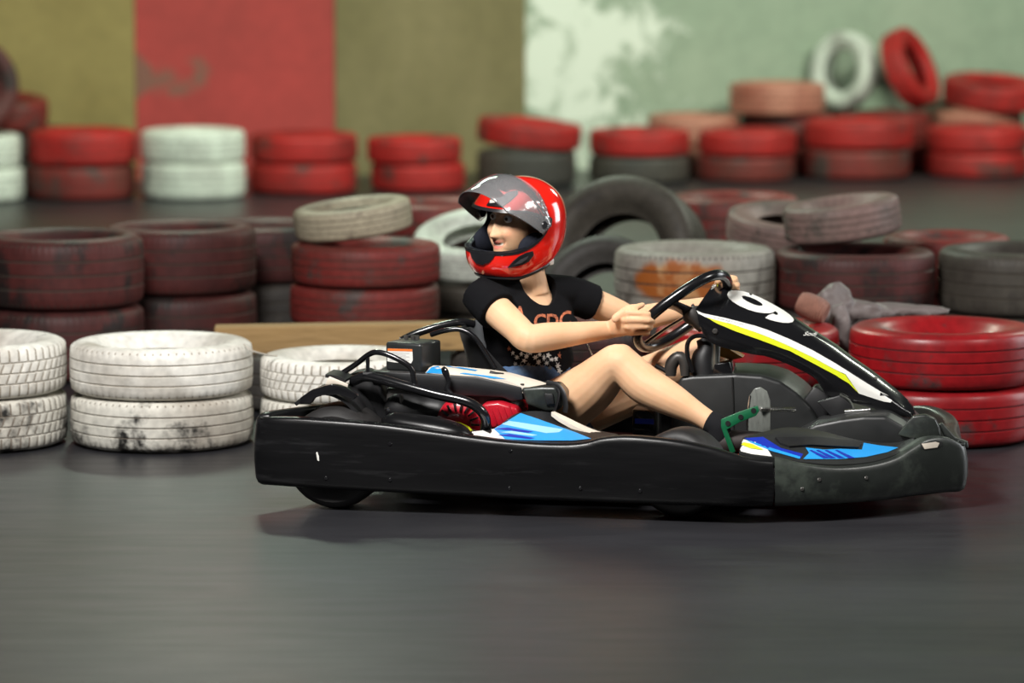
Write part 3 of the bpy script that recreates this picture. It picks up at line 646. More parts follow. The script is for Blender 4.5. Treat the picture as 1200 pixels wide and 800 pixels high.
decal('sticker', fill2d([[(1079.5, 520), (1096, 517.5), (1100.5, 519), (1098, 524), (1083, 526)]]), bvh(fb), CREAM, K_, off=0.002, step=4)
obj('nose_ring', *lathe([(0.010+0.004*math.cos(a*PI/4), 0.004*math.sin(a*PI/4)) for a in range(8)], K(1126, 519, -0.24), (0.3, -0.3, 1), 20), grey_plastic, K_)
decal('sticker', fill2d([[(1061, 503), (1066, 502.5), (1086, 510), (1072, 513)]]), bvh(nose), WHITE, K_)

# --- tilted number panel (front fairing)
E0 = [(836, 333), (850, 335), (866, 339.5), (885, 346.5), (903, 355), (919, 364), (935, 374), (958, 389), (979, 402.5), (998, 417), (1022, 433.5), (1040, 447.5), (1057, 461.5), (1070, 475.5), (1073, 485)]
E1 = [(815, 362.5), (823, 366.5), (850, 372), (885, 381), (900, 386), (926, 397), (952, 409.5), (979, 425), (1005, 441.5), (1030, 457), (1046, 468), (1066, 482)]
E2 = [(817, 368), (832, 377), (862, 388.5), (885, 396.5), (900, 402), (926, 411.6), (952, 425.6), (979, 439.6), (995, 449.5), (1007, 461), (1040, 472), (1068, 486)]
E3 = [(820, 384), (832, 401), (858, 410), (890, 416.5), (900, 418), (931, 430), (956, 444), (970, 463), (1008, 474), (1040, 483), (1070, 490)]
NS = 30
def edge(E, v0, v1):
    P = catmull([K(x, y, v0 + (v1-v0)*i/(len(E)-1)) for i, (x, y) in enumerate(E)], 5); return resample(P, NS)
# lateral width narrows towards the nose
e0 = edge(E0, 0.105, 0.020); e1 = edge(E1, -0.105, -0.045); e2 = edge(E2, -0.120, -0.055); e3 = edge(E3, -0.112, -0.05)
rings = []
for i in range(NS):
    a, b, c, d = e3[i], e2[i], e1[i], e0[i]
    nn = (d-c).cross(Vector((1, 0, -0.6))).normalized()
    if nn.z < 0: nn = -nn
    bul = 0.012*math.sin(PI*min(1, 0.2+0.8*i/(NS-1)))
    m = [c.lerp(d, f) + nn*bul*math.sin(PI*f) for f in (0.12, 0.3, 0.5, 0.7, 0.88)]
    far2 = d + Vector((0.0, 0.010, -0.03)); far3 = d + Vector((0.0, 0.008, -0.06*(1-0.7*i/NS)))
    inner = [far3 + Vector((0, -0.006, 0)), d + Vector((0, -0.008, -0.012)), c.lerp(d, 0.5) - nn*0.006+nn*bul, c + Vector((0, 0.012, -0.008)), b + Vector((0, 0.014, 0)), a + Vector((0, 0.008, 0))]
    rings.append([a, a.lerp(b, 0.5)+Vector((0, -0.004, 0)), b, b.lerp(c, 0.5)+Vector((0,-0.003,0.001)), c] + m + [d, far2, far3] + inner)
fair = obj('number_panel', *loft(rings), gloss_black, K_, angle=48, label='glossy black number panel with white nine')
tf = bvh(fair)
# white + yellow swoosh
wt = [(816, 364)] + [(x, y+0.8) for x, y in E1[1:10]] + [(1041, 464), (1031.5, 459.5), (1031, 463.5), (1036, 464), (1045, 469)]
wbm = [(818, 367.5), (826, 371.5), (858, 380), (885, 389), (900, 394.7), (917.5, 402), (952.5, 418.6), (975, 431), (991, 438.7), (1006.7, 461), (1036, 470.5), (1044, 471.5)]
decal('sticker', fill2d([wt + wbm[::-1]]), tf, WHITE, fair, step=2.5, off=0.0016)
yt_ = [(828, 372.2), (858, 380.2), (885, 389.2), (900, 394.9), (917.5, 402.2), (952.5, 418.8), (975, 431.2), (990.5, 439)]
yb_ = [(1006.5, 460.8), (994.5, 449), (979, 439.4), (952.5, 425.4), (926, 411.4), (900, 401.8), (885, 396.3), (862, 388.2), (840, 379)]
decal('sticker', fill2d([yt_ + yb_]), tf, YELLOW, fair, off=0.0024, step=2.5)
# the nine, traced outline with its counter
nine = [(852.0, 345.5), (853.5, 342.5), (857, 340.8), (863, 340.6), (871, 341.8), (880, 344.5), (890, 348.8), (900, 353.8), (910, 359.3), (918, 364), (925, 369), (929, 373), (930, 375.5), (928.5, 377.8), (924, 378.7), (917, 378.5), (909, 377), (902, 375), (896.5, 372.8), (900, 369.8), (905.5, 367.8), (909.5, 369.5), (911.3, 369.2), (911.3, 367.2), (908, 364.8), (906.5, 366.2), (902, 367.4), (895, 367.3), (886, 366), (876, 363), (867, 359), (859, 354.3), (854, 350)]
hole = [(868.8, 347.4), (872, 347), (878, 348.4), (885, 351.3), (890.5, 354.5), (893.5, 357.2), (893, 358.7), (889, 358.8), (883, 357.2), (876, 354), (871, 350.8)]
decal('number_nine', fill2d([nine, hole]), tf, WHITE, fair, step=2, off=0.0018)
def text_decal(txt, name, o, ex, ey, tree, m, parent, shear=0, step=2, off=0.0016, space=1.0, bold=0.0):
    """o: pixel of the lower left corner, ex / ey: pixel vectors of the line and of the letter height"""
    bm = text2d(txt, shear, space, bold)
    for v in bm.verts: x, y = v.co.x, v.co.y; v.co = Vector((o[0]+ex[0]*x+ey[0]*y, -(o[1]+ex[1]*x+ey[1]*y), 0))
    return decal(name, bm, tree, m, parent, off=off, step=step)
text_decal('S', 'lettering', (833.2, 340.0), (6.5, -5.0), (-1.0, -3.5), tf, WHITE, fair, step=2)
text_decal('R', 'lettering', (840.2, 335.8), (6.0, -1.5), (-1.5, -3.2), tf, YELLOW, fair, step=0)
text_decal('Sodi', 'lettering', (941, 393.5), (16, 0.2), (1.5, -4.5), tf, WHITE, fair, shear=0.3, step=2)
text_decal('SODIKART.COM', 'lettering', (835.5, 373.2), (35, 8.4), (0.8, -2.2), tf, GREYINK, fair, step=2.5, off=0.003)
for bx, by, br0, bh in ((838, 388, 0.009, 0.006), (1026, 443.5, 0.007, 0.003)):
    b_ = bolt(bx, by, tf, br0, h=bh)
    if b_: obj('bolt', *b_, dark_steel, fair)
# strut under the panel
obj('panel_strut', *tube([K(990, 482.5, -0.10), K(1020, 480.5, -0.10)], 0.008, 10), chrome, K_)
obj('panel_bracket', *prism(kpoly([(958, 470), (985, 462), (999, 474), (1003, 492), (999, 512), (980, 512), (975, 488)], -0.06), -0.075, -0.06, 0.004), matt_black, K_)
obj('bracket_edge', *tube([K(984, 462, -0.078), K(994, 468, -0.078), K(1000, 477, -0.078), K(1003, 492, -0.078), K(1001, 505, -0.078)], 0.003, 6, smooth_n=4), steel, K_)
obj('panel_stay', *tube([K(1005, 500, -0.10), K(1001, 516, -0.10), K(992, 508, -0.10)], 0.004, 8), chrome, K_)
obj('panel_post', *prism(kpoly([(955, 450), (985, 466), (982, 482), (960, 500), (944, 490), (940, 470)], 0.0), -0.03, 0.05, 0.01), matt_black, K_)

# --- chassis
fp = [(-0.62, 0.055), (0.86, 0.055), (0.86, 0.068), (-0.62, 0.068)]
obj('floor_pan', *prism(fp, -0.40, 0.40, 0.003), matt_black, K_)
for s in (-1, 1):
    obj('frame_rail', *tube([(-0.72, s*0.33, 0.10), (-0.4, s*0.36, 0.085), (0.2, s*0.36, 0.085), (0.65, s*0.30, 0.09), (0.92, s*0.26, 0.12)], 0.015, 10, smooth_n=4), tube_black, K_)
obj('rear_axle', *tube([(-0.60, -0.55, 0.14), (-0.60, 0.55, 0.14)], 0.018, 12), steel, K_)
def wheel(c, R, Wd, axis, name='wheel'):
    ax = Vector(axis).normalized(); h = Wd/2
    prof = [(R*0.50, -h*0.85), (R*0.62, -h*0.98), (R*0.85, -h), (R*0.95, -h*0.85), (R, -h*0.62), (R, 0), (R, h*0.62), (R*0.95, h*0.85), (R*0.85, h), (R*0.62, h*0.98), (R*0.50, h*0.85), (R*0.47, 0)]
    t = obj(name, *lathe(prof, c, ax, 40), rubber, K_)
    rim = [(0.001, -h*0.3), (R*0.18, -h*0.3), (R*0.2, -h*0.45), (R*0.40, -h*0.5), (R*0.46, -h*0.86), (R*0.50, -h*0.86), (R*0.49, h*0.86), (R*0.45, h*0.86), (R*0.40, h*0.4), (R*0.2, h*0.3), (0.001, h*0.3)]
    obj('rim', *lathe(rim, c, ax, 32), steel, t)
    return t
rwc = K(398, 530, -0.50)
wheel((rwc.x, -0.50, 0.152), 0.150, 0.20, (0, 1, 0)); wheel((rwc.x, 0.47, 0.152), 0.150, 0.20, (0, 1, 0))
fwc = K(800, 552, -0.52)
wheel((fwc.x, -0.51, 0.130), 0.128, 0.13, (0.22, 1, 0)); wheel((fwc.x, 0.50, 0.130), 0.128, 0.13, (0.22, 1, 0))
obj('front_axle_beam', *tube([(fwc.x, -0.43, 0.13), (fwc.x, 0.43, 0.13)], 0.014, 10), tube_black, K_)

# --- rear fender and its plates
fe = obj('rear_fender', *ribbon([(356, 468), (366, 460), (380, 455), (396, 456), (410, 462), (421, 471), (430, 484), (437, 500)], -0.56, -0.34, 0.010), matt_black, K_)
obj('fender_plate', *prism(kpoly([(353.5, 465), (362, 459), (366, 456), (382, 451), (391, 449), (400, 451), (408, 454), (422, 462), (416, 467), (398, 461), (380, 462), (371, 465), (366, 472), (353, 472)], -0.55), -0.575, -0.545, 0.003), gloss_black, K_)
obj('fender_flap', *ribbon([(386, 437.5), (397, 439), (409, 444)], -0.47, -0.36, 0.010), matt_black, K_)
obj('fender_sticker', *prism(kpoly([(381, 450.5), (386, 441), (408, 450), (407.5, 454), (391, 449.2)], -0.48), -0.483, -0.475, 0.0015), CREAM, K_)
obj('axle_guard', *prism(kpoly([(412, 436), (430, 432), (446, 440), (450, 462), (462, 490), (440, 500), (424, 480), (410, 458)], -0.33), -0.36, -0.28, 0.008), matt_black, K_)

# --- tubes around the engine
obj('engine_guard_tube', *tube([K(414, 446, -0.40), K(432, 441, -0.42), K(470, 451, -0.45), K(510, 462, -0.47), K(545, 470, -0.48), K(561, 479, -0.48), K(569, 491, -0.47), K(568, 507, -0.45)], 0.0155, 12, smooth_n=5), tube_black, K_)
obj('guard_handle', *tube([K(398, 439, -0.36), K(418, 426, -0.39), K(431, 416, -0.42), K(441, 412.5, -0.44), K(456, 416, -0.45), K(474, 425, -0.455), K(482, 432, -0.455), K(485, 443, -0.455), K(487, 454, -0.455)], 0.0085, 10, smooth_n=5), tube_black, K_)
obj('handle_post', *tube([K(431, 419, -0.42), K(431, 438, -0.425)], 0.006, 8), tube_black, K_)
obj('guard_collar', *tube([K(426, 438, -0.425), K(437, 438, -0.425)], 0.008, 8), tube_black, K_)

# --- engine
eng = obj('engine', *prism(kpoly([(455, 452), (520, 448), (600, 455), (606, 500), (590, 520), (455, 520)], -0.30), -0.34, -0.14, 0.012), dark_steel, K_)
fc = K(537, 497, -0.42)
fan = []
mbf = MB().add(lathe([(0.001, 0.0), (0.03, 0.0), (0.055, -0.004), (0.068, -0.014), (0.074, -0.03), (0.074, -0.09), (0.001, -0.09)], fc, (0, -1, 0), 40))
fo = mbf.obj('fan_cover', red_engine, K_, label='red ribbed engine fan cover')
for k in range(18):
    a = 2*PI*k/18; q = fc + Vector((math.cos(a)*0.052, -0.002, math.sin(a)*0.052))
    obj('fan_slot', *box(q, (0.026, 0.008, 0.006), Matrix.Rotation(-a, 3, 'Y'), bev=0.001), matt_black, fo)
rc = obj('cylinder_cover', *prism(kpoly([(566, 472), (585, 470), (606, 476), (610, 488), (596, 498), (570, 503), (562, 490)], -0.38), -0.40, -0.22, 0.01, 3), red_engine, K_)
for k in range(5):
    q = K(572+k*7, 489-k*1.2, -0.402); obj('cooling_fin', *box(q, (0.004, 0.012, 0.05), Matrix.Rotation(-0.35, 3, 'Y'), bev=0.001), red_engine, rc)
obj('muffler', *tube([K(468, 478, -0.36), K(515, 482, -0.36)], 0.045, 18, round_ends=True), matt_black, K_)
obj('muffler_strap', *tube([K(470, 462, -0.39), K(471, 490, -0.40)], 0.006, 8), dark_steel, K_)
obj('exhaust_bolt', *tube([K(452, 479, -0.41), K(455, 479, -0.42)], 0.006, 8), chrome, K_)

# --- air box with its warning label
ac = K(484.5, 416, -0.25); RA = Matrix.Rotation(math.radians(-18), 3, 'Z')
ab = obj('air_box', *box(ac, (0.124, 0.124, 0.088), RA, bev=0.009, seg=3), mat('satin_black_plastic', (0.02, 0.022, 0.022), rough=0.33, var=0.3), K_, label='black air box with orange topped warning label')
ta = bvh(ab)
decal('warning_label', fill2d([[(454.5, 408), (483.5, 409), (484, 422), (482, 425.5), (463, 424.5), (454, 423)]]), ta, WHITE, ab, step=0)
decal('warning_label', fill2d([[(454.5, 408), (483.5, 409), (483.6, 411.6), (454.5, 410.8)]]), ta, ORANGE, ab, off=0.0018, step=0)
for k in range(5):
    y = 413 + k*2.1
    decal('label_print', fill2d([[(457, y), (480-(k % 2)*4, y+0.6), (480-(k % 2)*4, y+1.1), (457, y+0.5)]]), ta, GREYINK, ab, off=0.0018, step=0)
for x in (476, 489, 484): obj('air_box_bolt', *tube([K(x, 400, -0.22), K(x, 393, -0.22)], 0.007, 8), dark_steel, ab)

# --- engine cover beside the seat
cov = obj('engine_cover', *prism(kpoly([(436, 434), (500, 437), (560, 441), (612, 453), (614, 468), (600, 470), (590, 465), (540, 463), (500, 456), (436, 448)], -0.36), -0.37, -0.33, 0.006), matt_black, K_)
topA = catmull([K(*a) for a in ((498, 437.5, -0.365), (540, 439.5, -0.365), (588, 444.5, -0.365), (614, 453, -0.365), (640, 452.5, -0.35))], 6)
topB = catmull([K(*a) for a in ((508, 428, -0.26), (545, 430, -0.26), (590, 435, -0.26), (615, 441, -0.26), (642, 449, -0.26))], 6)
ct = obj('cover_top', *loft([[a, a.lerp(b, 0.5)+Vector((0,0,0.005)), b, b-Vector((0,0,0.02)), a-Vector((0,0,0.02))] for a, b in zip(topA, topB)]), CREAM, K_, angle=40)
tct = bvh(ct)
decal('sticker', fill2d([[(499, 437), (506, 430.5), (514, 429), (519, 436), (519, 438.3)]]), tct, BLUE, ct)
decal('sticker', fill2d([[(522, 429.2), (530, 429), (560, 433.8), (557, 435)]]), tct, BLUE, ct)
decal('sticker', fill2d([[(538, 437.8), (544, 437), (580, 441.5), (594, 444.6), (585, 444)]]), tct, BLUE, ct)
obj('cover_clip', *tube([K(574, 436, -0.32), K(581, 438, -0.32), K(590, 439, -0.31)], 0.006, 8), matt_black, ct)
obj('cover_bolt', *tube([K(612, 452, -0.355), K(612, 449.5, -0.355)], 0.006, 8), dark_steel, ct)
pb = obj('pod_end_box', *prism(kpoly([(611, 454), (636, 452), (652, 452), (661, 462), (660, 476), (650, 482), (640, 482), (618, 474)], -0.36), -0.375, -0.25, 0.01, 3), grey_plastic, K_)
obj('box_socket', *prism(kpoly([(638, 461), (648, 461), (650, 473), (640, 474)], -0.38), -0.385, -0.37, 0.003), matt_black, pb)
obj('added_dark_plate', *prism(kpoly([(592, 450), (640, 450), (652, 470), (654, 515), (592, 515)], -0.215), -0.222, -0.212, 0.002), matt_black, K_)  # plate added to cover the hip and keep this gap dark
obj('strap', *tube([K(641, 449, -0.34), K(653, 452, -0.36), K(660, 461, -0.375), K(663, 474, -0.38), K(662, 483, -0.38)], [(0.010, 0.004)]*5, 8, smooth_n=4), matt_black, pb)
obj('strap', *tube([K(647, 452, -0.35), K(655, 460, -0.385), K(652, 476, -0.385), K(648, 484, -0.38)], [(0.007, 0.003)]*4, 8, smooth_n=4), matt_black, pb)
lev = obj('clamp_lever', *tube([K(519, 431, -0.40), K(522, 436, -0.405), K(526, 447, -0.41), K(524, 457, -0.415), K(532, 466, -0.42)], [(0.008, 0.006), (0.012, 0.008), (0.007, 0.006), (0.010, 0.008), (0.012, 0.008)], 10, smooth_n=4), gloss_black, K_)

# --- side pod top with stickers, rear bulge
pA = catmull([K(*a) for a in ((552, 513, -0.60), (580, 515, -0.60), (615, 517.5, -0.60), (650, 518.5, -0.60), (682, 516.5, -0.60), (706, 512.5, -0.60), (722, 510.5, -0.60))], 5)
pB = catmull([K(*a) for a in ((552, 504, -0.50), (578, 502.5, -0.47), (606, 484, -0.42), (642, 482.5, -0.385), (672, 493, -0.39), (700, 503.5, -0.41), (724, 508.5, -0.44))], 5)
pod = obj('side_pod', *loft([[a-Vector((0,0,0.02)), a, a.lerp(b, 0.33)+Vector((0,0,0.002)), a.lerp(b, 0.66)+Vector((0,0,0.002)), b, b-Vector((0,0,0.03))] for a, b in zip(pA, pB)]), matt_black, K_, angle=45)
tp = bvh(pod)
decal('sticker', fill2d([[(553, 506), (566, 504.5), (579, 502.8), (584, 499.5), (592, 514.8), (570, 514), (554, 511.5)]]), tp, WHITE, pod, step=4)
decal('sticker', fill2d([[(579, 503), (594, 494), (610, 484.3), (630, 491), (657, 500.7), (675, 507), (693, 514.3), (670, 516.5), (630, 516.3), (592, 515)]]), tp, BLUE, pod, step=4, off=0.0015)
decal('sticker', fill2d([[(588, 497.5), (597, 493.5), (660, 503.5), (655, 507), (640, 508)]]), tp, PALEB, pod, step=4, off=0.002)
for x, y in ((581, 503), (586, 507), (583, 510.5)):
    decal('sticker', fill2d([[(x, y), (x+14, y-1.5), (x+44, y+3.3), (x+38, y+4.6)]]), tp, NAVY if x != 586 else PALEB, pod, step=4, off=0.0024)
decal('sticker', fill2d([[(533.5, 493.5), (540, 495), (549, 499), (554, 505), (547, 506)]]), bvh(eng, pod, fo, rc), YELLOW, K_, step=0)
strip = [K(*a)+Vector((0, 0, 0.004)) for a in ((646, 484, -0.45), (657, 492, -0.47), (680, 504, -0.50), (704, 513.5, -0.53))]; strip2 = [K(*a)+Vector((0, 0, 0.004)) for a in ((650, 483.5, -0.43), (666, 491, -0.44), (690, 502.5, -0.46), (716, 511.5, -0.49))]
sa, sb2 = catmull(strip, 5), catmull(strip2, 5)
obj('pod_edge_strip', *loft([[a, b, b-Vector((0,0,0.012)), a-Vector((0,0,0.012))] for a, b in zip(sa, sb2)]), CREAM, K_, smooth=False)
bl = [(K(452, 492, -0.52), 0.012), (K(462, 494, -0.53), 0.028), (K(490, 499, -0.54), 0.034), (K(520, 504, -0.55), 0.034), (K(540, 508, -0.56), 0.026), (K(552, 511, -0.565), 0.010)]
obj('pod_bulge', *tube([b[0] for b in bl], [(b[1]*1.5, b[1]) for b in bl], 18, smooth_n=5, ref=(0, 1, 0), round_ends=True), black_plastic, K_)

# --- seat
sp = catmull([K(668, 508, 0.03), K(640, 515, 0.03), K(600, 508, 0.03), K(573, 480, 0.03), K(556, 440, 0.03), K(546, 400, 0.03), K(541, 382, 0.03)], 5); rings = []
for i, p in enumerate(sp):
    a = sp[max(i-1, 0)]; b = sp[min(i+1, len(sp)-1)]; t = (b-a).normalized(); nn = Vector((t.z, 0, -t.x))
    if nn.dot(Vector((0.6, 0, 0.8))) < 0: nn = -nn
    f = i/(len(sp)-1); wing = 0.05 + 0.11*math.sin(PI*min(1, f*1.15)); hw = 0.19 - 0.03*f
    out = [p + Vector((0, hw*s, 0)) + nn*(wing*abs(s)**4) for s in (-1, -0.9, -0.7, -0.35, 0, 0.35, 0.7, 0.9, 1)]
    inn = [q + nn*0.012 for q in out[::-1]]
    rings.append(out + inn)
obj('seat', *loft(rings), matt_black, K_, angle=60)
obj('seat_hoop', *tube([K(470, 399, -0.02), K(487, 391, 0.0), K(515, 382, 0.02), K(540, 377.5, 0.04), K(556, 380, 0.06)], 0.012, 10, smooth_n=5), tube_black, K_)
obj('seat_side_tube', *tube([K(505, 392, -0.15), K(522, 387, -0.16), K(540, 386, -0.16), K(556, 395, -0.165), K(568, 412, -0.17), K(580, 432, -0.18)], 0.008, 10, smooth_n=5), tube_black, K_)
obj('seat_stay', *tube([K(686, 400, -0.05), K(694, 416, -0.05)], 0.003, 6), chrome, K_)

# --- centre console and steering
con = obj('console', *prism(kpoly([(793, 452), (797, 442), (812, 440), (862, 438), (893, 440), (915, 447), (935, 461), (950, 478), (962, 497), (966, 528), (780, 528)], -0.06), -0.06, 0.22, 0.012, 3), deck_plastic, K_, angle=45)
obj('console_seam', *tube([K(858, 442, -0.063), K(859, 470, -0.063), K(859, 520, -0.063)], 0.003, 6), INK, con)
obj('console_box', *prism(kpoly([(742, 478), (768, 480), (770, 520), (742, 520)], 0.0), -0.02, 0.12, 0.006), gloss_black, K_)
decal('sticker', fill2d([[(744, 490), (766, 491), (766, 497), (744, 496)]]), bvh(GEO and bpy.data.objects['console_box']), NAVY, K_, step=0)  # no sticker: blue reflection on the box, painted as a flat patch
obj('battery_pod', *prism(kpoly([(835, 436), (838, 425), (856, 423), (860, 436), (858, 442), (838, 442)], -0.02), -0.04, 0.06, 0.006), gloss_black, K_)
obj('console_clamp', *tube([K(786, 440, -0.05), K(787, 427, -0.05), K(795, 418, -0.05), K(802, 424, -0.05), K(803, 440, -0.05)], [0.016, 0.02, 0.018, 0.018, 0.014], 12, smooth_n=4), dark_steel, K_)
obj('clamp_tip', *tube([K(768, 428, -0.05), K(776, 432, -0.05), K(786, 438, -0.05)], 0.007, 8), matt_black, K_)
obj('column_boot', *tube([K(826, 440, 0), K(825, 422, 0), K(828, 408, 0), K(823, 396, 0.0)], [0.045, 0.04, 0.03, 0.02], 14, smooth_n=4), matt_black, K_)
obj('cable', *tube([K(812, 436, -0.06), K(806, 418, -0.06), K(806, 402, -0.06), K(814, 394, -0.05), K(830, 394, -0.05), K(844, 398, -0.05)], 0.007, 8, smooth_n=5), tube_black, K_)
obj('orange_guard', *prism(kpoly([(833, 404), (838, 399), (850, 404), (862, 412), (872, 418), (858, 421), (838, 415)], 0.05), 0.03, 0.09, 0.004), orange_p, K_)

# steering wheel: centre, normal and in-plane axes (the wheel is held turned)
img_up = Vector((0, math.sin(PITCH), math.cos(PITCH))); tocam = Vector((0, -math.cos(PITCH), math.sin(PITCH)))
SWC = K(800, 364.5, 0.0); SR = 0.163
SE1 = kdir(Vector((0.815, 0, 0)) + img_up*0.58)
SN = kdir(Vector((-1, 0, 0))*0.58*0.92 + img_up*0.815*0.92 - tocam*0.30)
SE1 = (SE1 - SN*SE1.dot(SN)).normalized(); SE2 = SN.cross(SE1)
if SE2.z < 0: SE2 = -SE2
def sw(a, r=None): 
    r = SR if r is None else r
    c, s = math.cos(a), math.sin(a); k = 1/((abs(c)**2.6 + abs(s)**2.6)**(1/2.6))
    return SWC + (SE1*c + SE2*s)*(r*k)
swo = obj('steering_wheel', *tube([sw(2*PI*k/48) for k in range(48)], 0.0165, 12, closed=True), mat('black_grip', (0.007, 0.007, 0.008), rough=0.24, var=0.3, coat=0.2), K_, angle=0)
hub = SWC - SN*0.022 + SE1*0.018
obj('steering_hub', *lathe([(0.001, 0.012), (0.022, 0.012), (0.032, 0.004), (0.032, -0.016), (0.022, -0.03), (0.016, -0.06), (0.001, -0.06)], hub, SN, 24), dark_steel, swo)
for a in (1.75, 3.45, 5.9):
    e = sw(a, SR*0.97)
    w_ = Vector((0,0,0)); d = (e-hub).normalized(); sd = SN.cross(d).normalized()
    P = [hub + d*0.015, hub.lerp(e, 0.5) + SN*0.004, e]
    obj('spoke', *tube(P, [(0.020, 0.004), (0.017, 0.004), (0.020, 0.005)], 8, ref=sd, smooth_n=3), gloss_black, swo)
for a in (0.6, 2.6, 4.6):
    q = hub + (SE1*math.cos(a)+SE2*math.sin(a))*0.020
    obj('hub_bolt', *lathe([(0.0005, 0.018), (0.005, 0.018), (0.005, 0.0), (0.0005, 0.0)], q, SN, 8), matt_black, swo)
obj('steering_column', *tube([hub - SN*0.02, hub - SN*0.10 + Vector((0.02, 0, 0)), K(838, 432, -0.02)], 0.013, 10), steel, K_)

# --- pedals
def pedal(dx, dy, v, name='pedal'):
    P = [(845, 491), (867, 482), (888, 475), (890, 481), (886, 487), (868, 494), (852, 503), (857, 516), (862, 529), (856, 531), (850, 514), (845, 500)]
    o = obj(name, *prism(kpoly([(x+dx, y+dy) for x, y in P], v), v-0.004, v+0.004, 0.002), green_pedal, K_, angle=40)
    o2 = obj('pedal_rail', *prism(kpoly([(x+dx, y+dy) for x, y in P], v+0.035), v+0.031, v+0.039, 0.002), green_pedal, o)
    for x, y in ((883, 481), (853, 496), (868, 488.5)):
        obj('pedal_pin', *tube([K(x+dx, y+dy, v-0.006), K(x+dx, y+dy, v-0.006)+Vector((0, 0.05, 0))], 0.008, 10), matt_black, o)
    return o
pedal(0, 0, -0.318)
pedal(33, 5, 0.03)
gp = [(876, 478), (878, 464), (884, 455), (891, 453), (899, 458), (903, 470), (903, 512), (876, 512)]
obj('pedal_guard', *prism(kpoly(gp, -0.20), -0.205, -0.198, 0.003), mat('scratched_clear_plastic', (0.16, 0.17, 0.155), rough=0.3, var=0.5, scale=40, stretch=(3, 1, 0.6)), K_)
obj('guard_edge', *tube([K(879, 463, -0.206), K(877, 478, -0.206), K(875.5, 495, -0.206), K(877, 511, -0.206)], 0.0028, 6, smooth_n=3), chrome, K_)
spring = []
a0, a1 = K(890, 479, -0.22), K(932, 480, -0.16)
for k in range(180):
    f = k/179; spring.append(a0.lerp(a1, f) + Vector((0, math.cos(k*0.7), math.sin(k*0.7)))*0.006)
obj('pedal_spring', *tube(spring, 0.0016, 5), chrome, K_)
obj('pedal_rod', *tube([a0, a1], 0.003, 8), chrome, K_)
obj('foot_rest', *tube([K(985, 470, 0.1), K(985, 520, 0.1)], 0.01, 8), steel, K_)

# ================================================================== the driver
skin_m, snt, sb_ = nodes('skin')
_L = snt.links.new
_a = N(snt, 'ShaderNodeVertexColor', layer_name='tint')
_tc = N(snt, 'ShaderNodeTexCoord'); _n = N(snt, 'ShaderNodeTexNoise', i_Scale=14.0, i_Detail=4.0); _L(_tc.outputs['Object'], _n.inputs['Vector'])
_c = N(snt, 'ShaderNodeMix', data_type='RGBA'); _c.inputs[6].default_value = (0.68, 0.385, 0.205, 1); _c.inputs[7].default_value = (0.86, 0.55, 0.345, 1); _L(_n.outputs[0], _c.inputs[0])
_m = N(snt, 'ShaderNodeMix', data_type='RGBA', blend_type='MULTIPLY'); _m.inputs[0].default_value = 1.0; _L(_c.outputs[2], _m.inputs[6]); _L(_a.outputs[0], _m.inputs[7])
_L(_m.outputs[2], sb_.inputs['Base Color']); sb_.inputs['Roughness'].default_value = 0.56; sb_.inputs['Specular IOR Level'].default_value = 0.35
sb_.inputs['Subsurface Weight'].default_value = 0.15; sb_.inputs['Subsurface Radius'].default_value = (1, 0.35, 0.2); sb_.inputs['Subsurface Scale'].default_value = 0.008
shirt_m = mat('black_cotton', (0.006, 0.006, 0.007), rough=0.9, var=0.3, scale=60, bump=0.15, bscale=400, spec=0.1)
denim = mat('blue_denim', (0.06, 0.12, 0.24), rough=0.8, var=0.5, scale=70, bump=0.3, bscale=250, col2=(0.12, 0.19, 0.30), mask=0.62, mscale=20)
sock_m = mat('black_sock', (0.010, 0.010, 0.012), rough=0.9, var=0.3, spec=0.2)
shoe_m = mat('black_canvas', (0.022, 0.014, 0.013), rough=0.7, var=0.3)
helm_m = mat('glossy_red_helmet', (0.82, 0.016, 0.008), rough=0.14, var=0.03, rvar=0.03, coat=1.0)
helm_b = mat('helmet_black_trim', (0.012, 0.012, 0.014), rough=0.32, var=0.2)
liner_m = mat('helmet_liner_cloth', (0.012, 0.014, 0.022), rough=0.9, var=0.3, spec=0.2)

person = root('person', 'driver in black printed t-shirt, denim shorts and red full face helmet', 'person', base=K(625, 505, 0.03), frame=KART)

# joints
S_n, S_f = K(563, 346, -0.11), K(671, 345, 0.11)
El_n, Wr_n = K(619, 397, -0.235), K(716, 386, -0.085)
El_f, Wr_f = K(742, 374, 0.215), K(838, 356, 0.10)
H_n, H_f = K(626, 502, -0.05), K(640, 497, 0.13)
Kn_n, An_n = K(724, 425, -0.20), K(836, 497, -0.265)
Kn_f, An_f = K(822, 414, 0.16), K(905, 492, 0.04)
neck0 = K(622, 338, 0.0); HC = K(606, 261, -0.015)     # base of the neck, centre of the helmet
AX = (S_f - S_n).normalized()                             # across the shoulders
spine = (neck0 - K(622, 430, 0.02)).normalized()
FR = AX.cross(spine).normalized()
if FR.dot(Vector((1, -0.5, 0))) < 0: FR = -FR

# head frame: x forward (she looks back over her right shoulder towards us), y to her left, z up
fw = kdir((-0.735, -0.675, 0.0)); fw = (fw + Vector((0, 0, -0.05))).normalized()
lf = Vector((0, 0, 1)).cross(fw).normalized(); upv = fw.cross(lf).normalized()
HM = Matrix((fw, lf, upv)).transposed()
tilt = Matrix.Rotation(math.radians(-4), 3, fw)
HM = tilt @ HM
def hd(x, y, z): return HC + HM @ Vector((x, y, z))
FUP = 0.012
def fd(x, y, z): return HC + HM @ Vector((x, y, z + FUP))   # the same, for the head inside the helmet

body = MB()
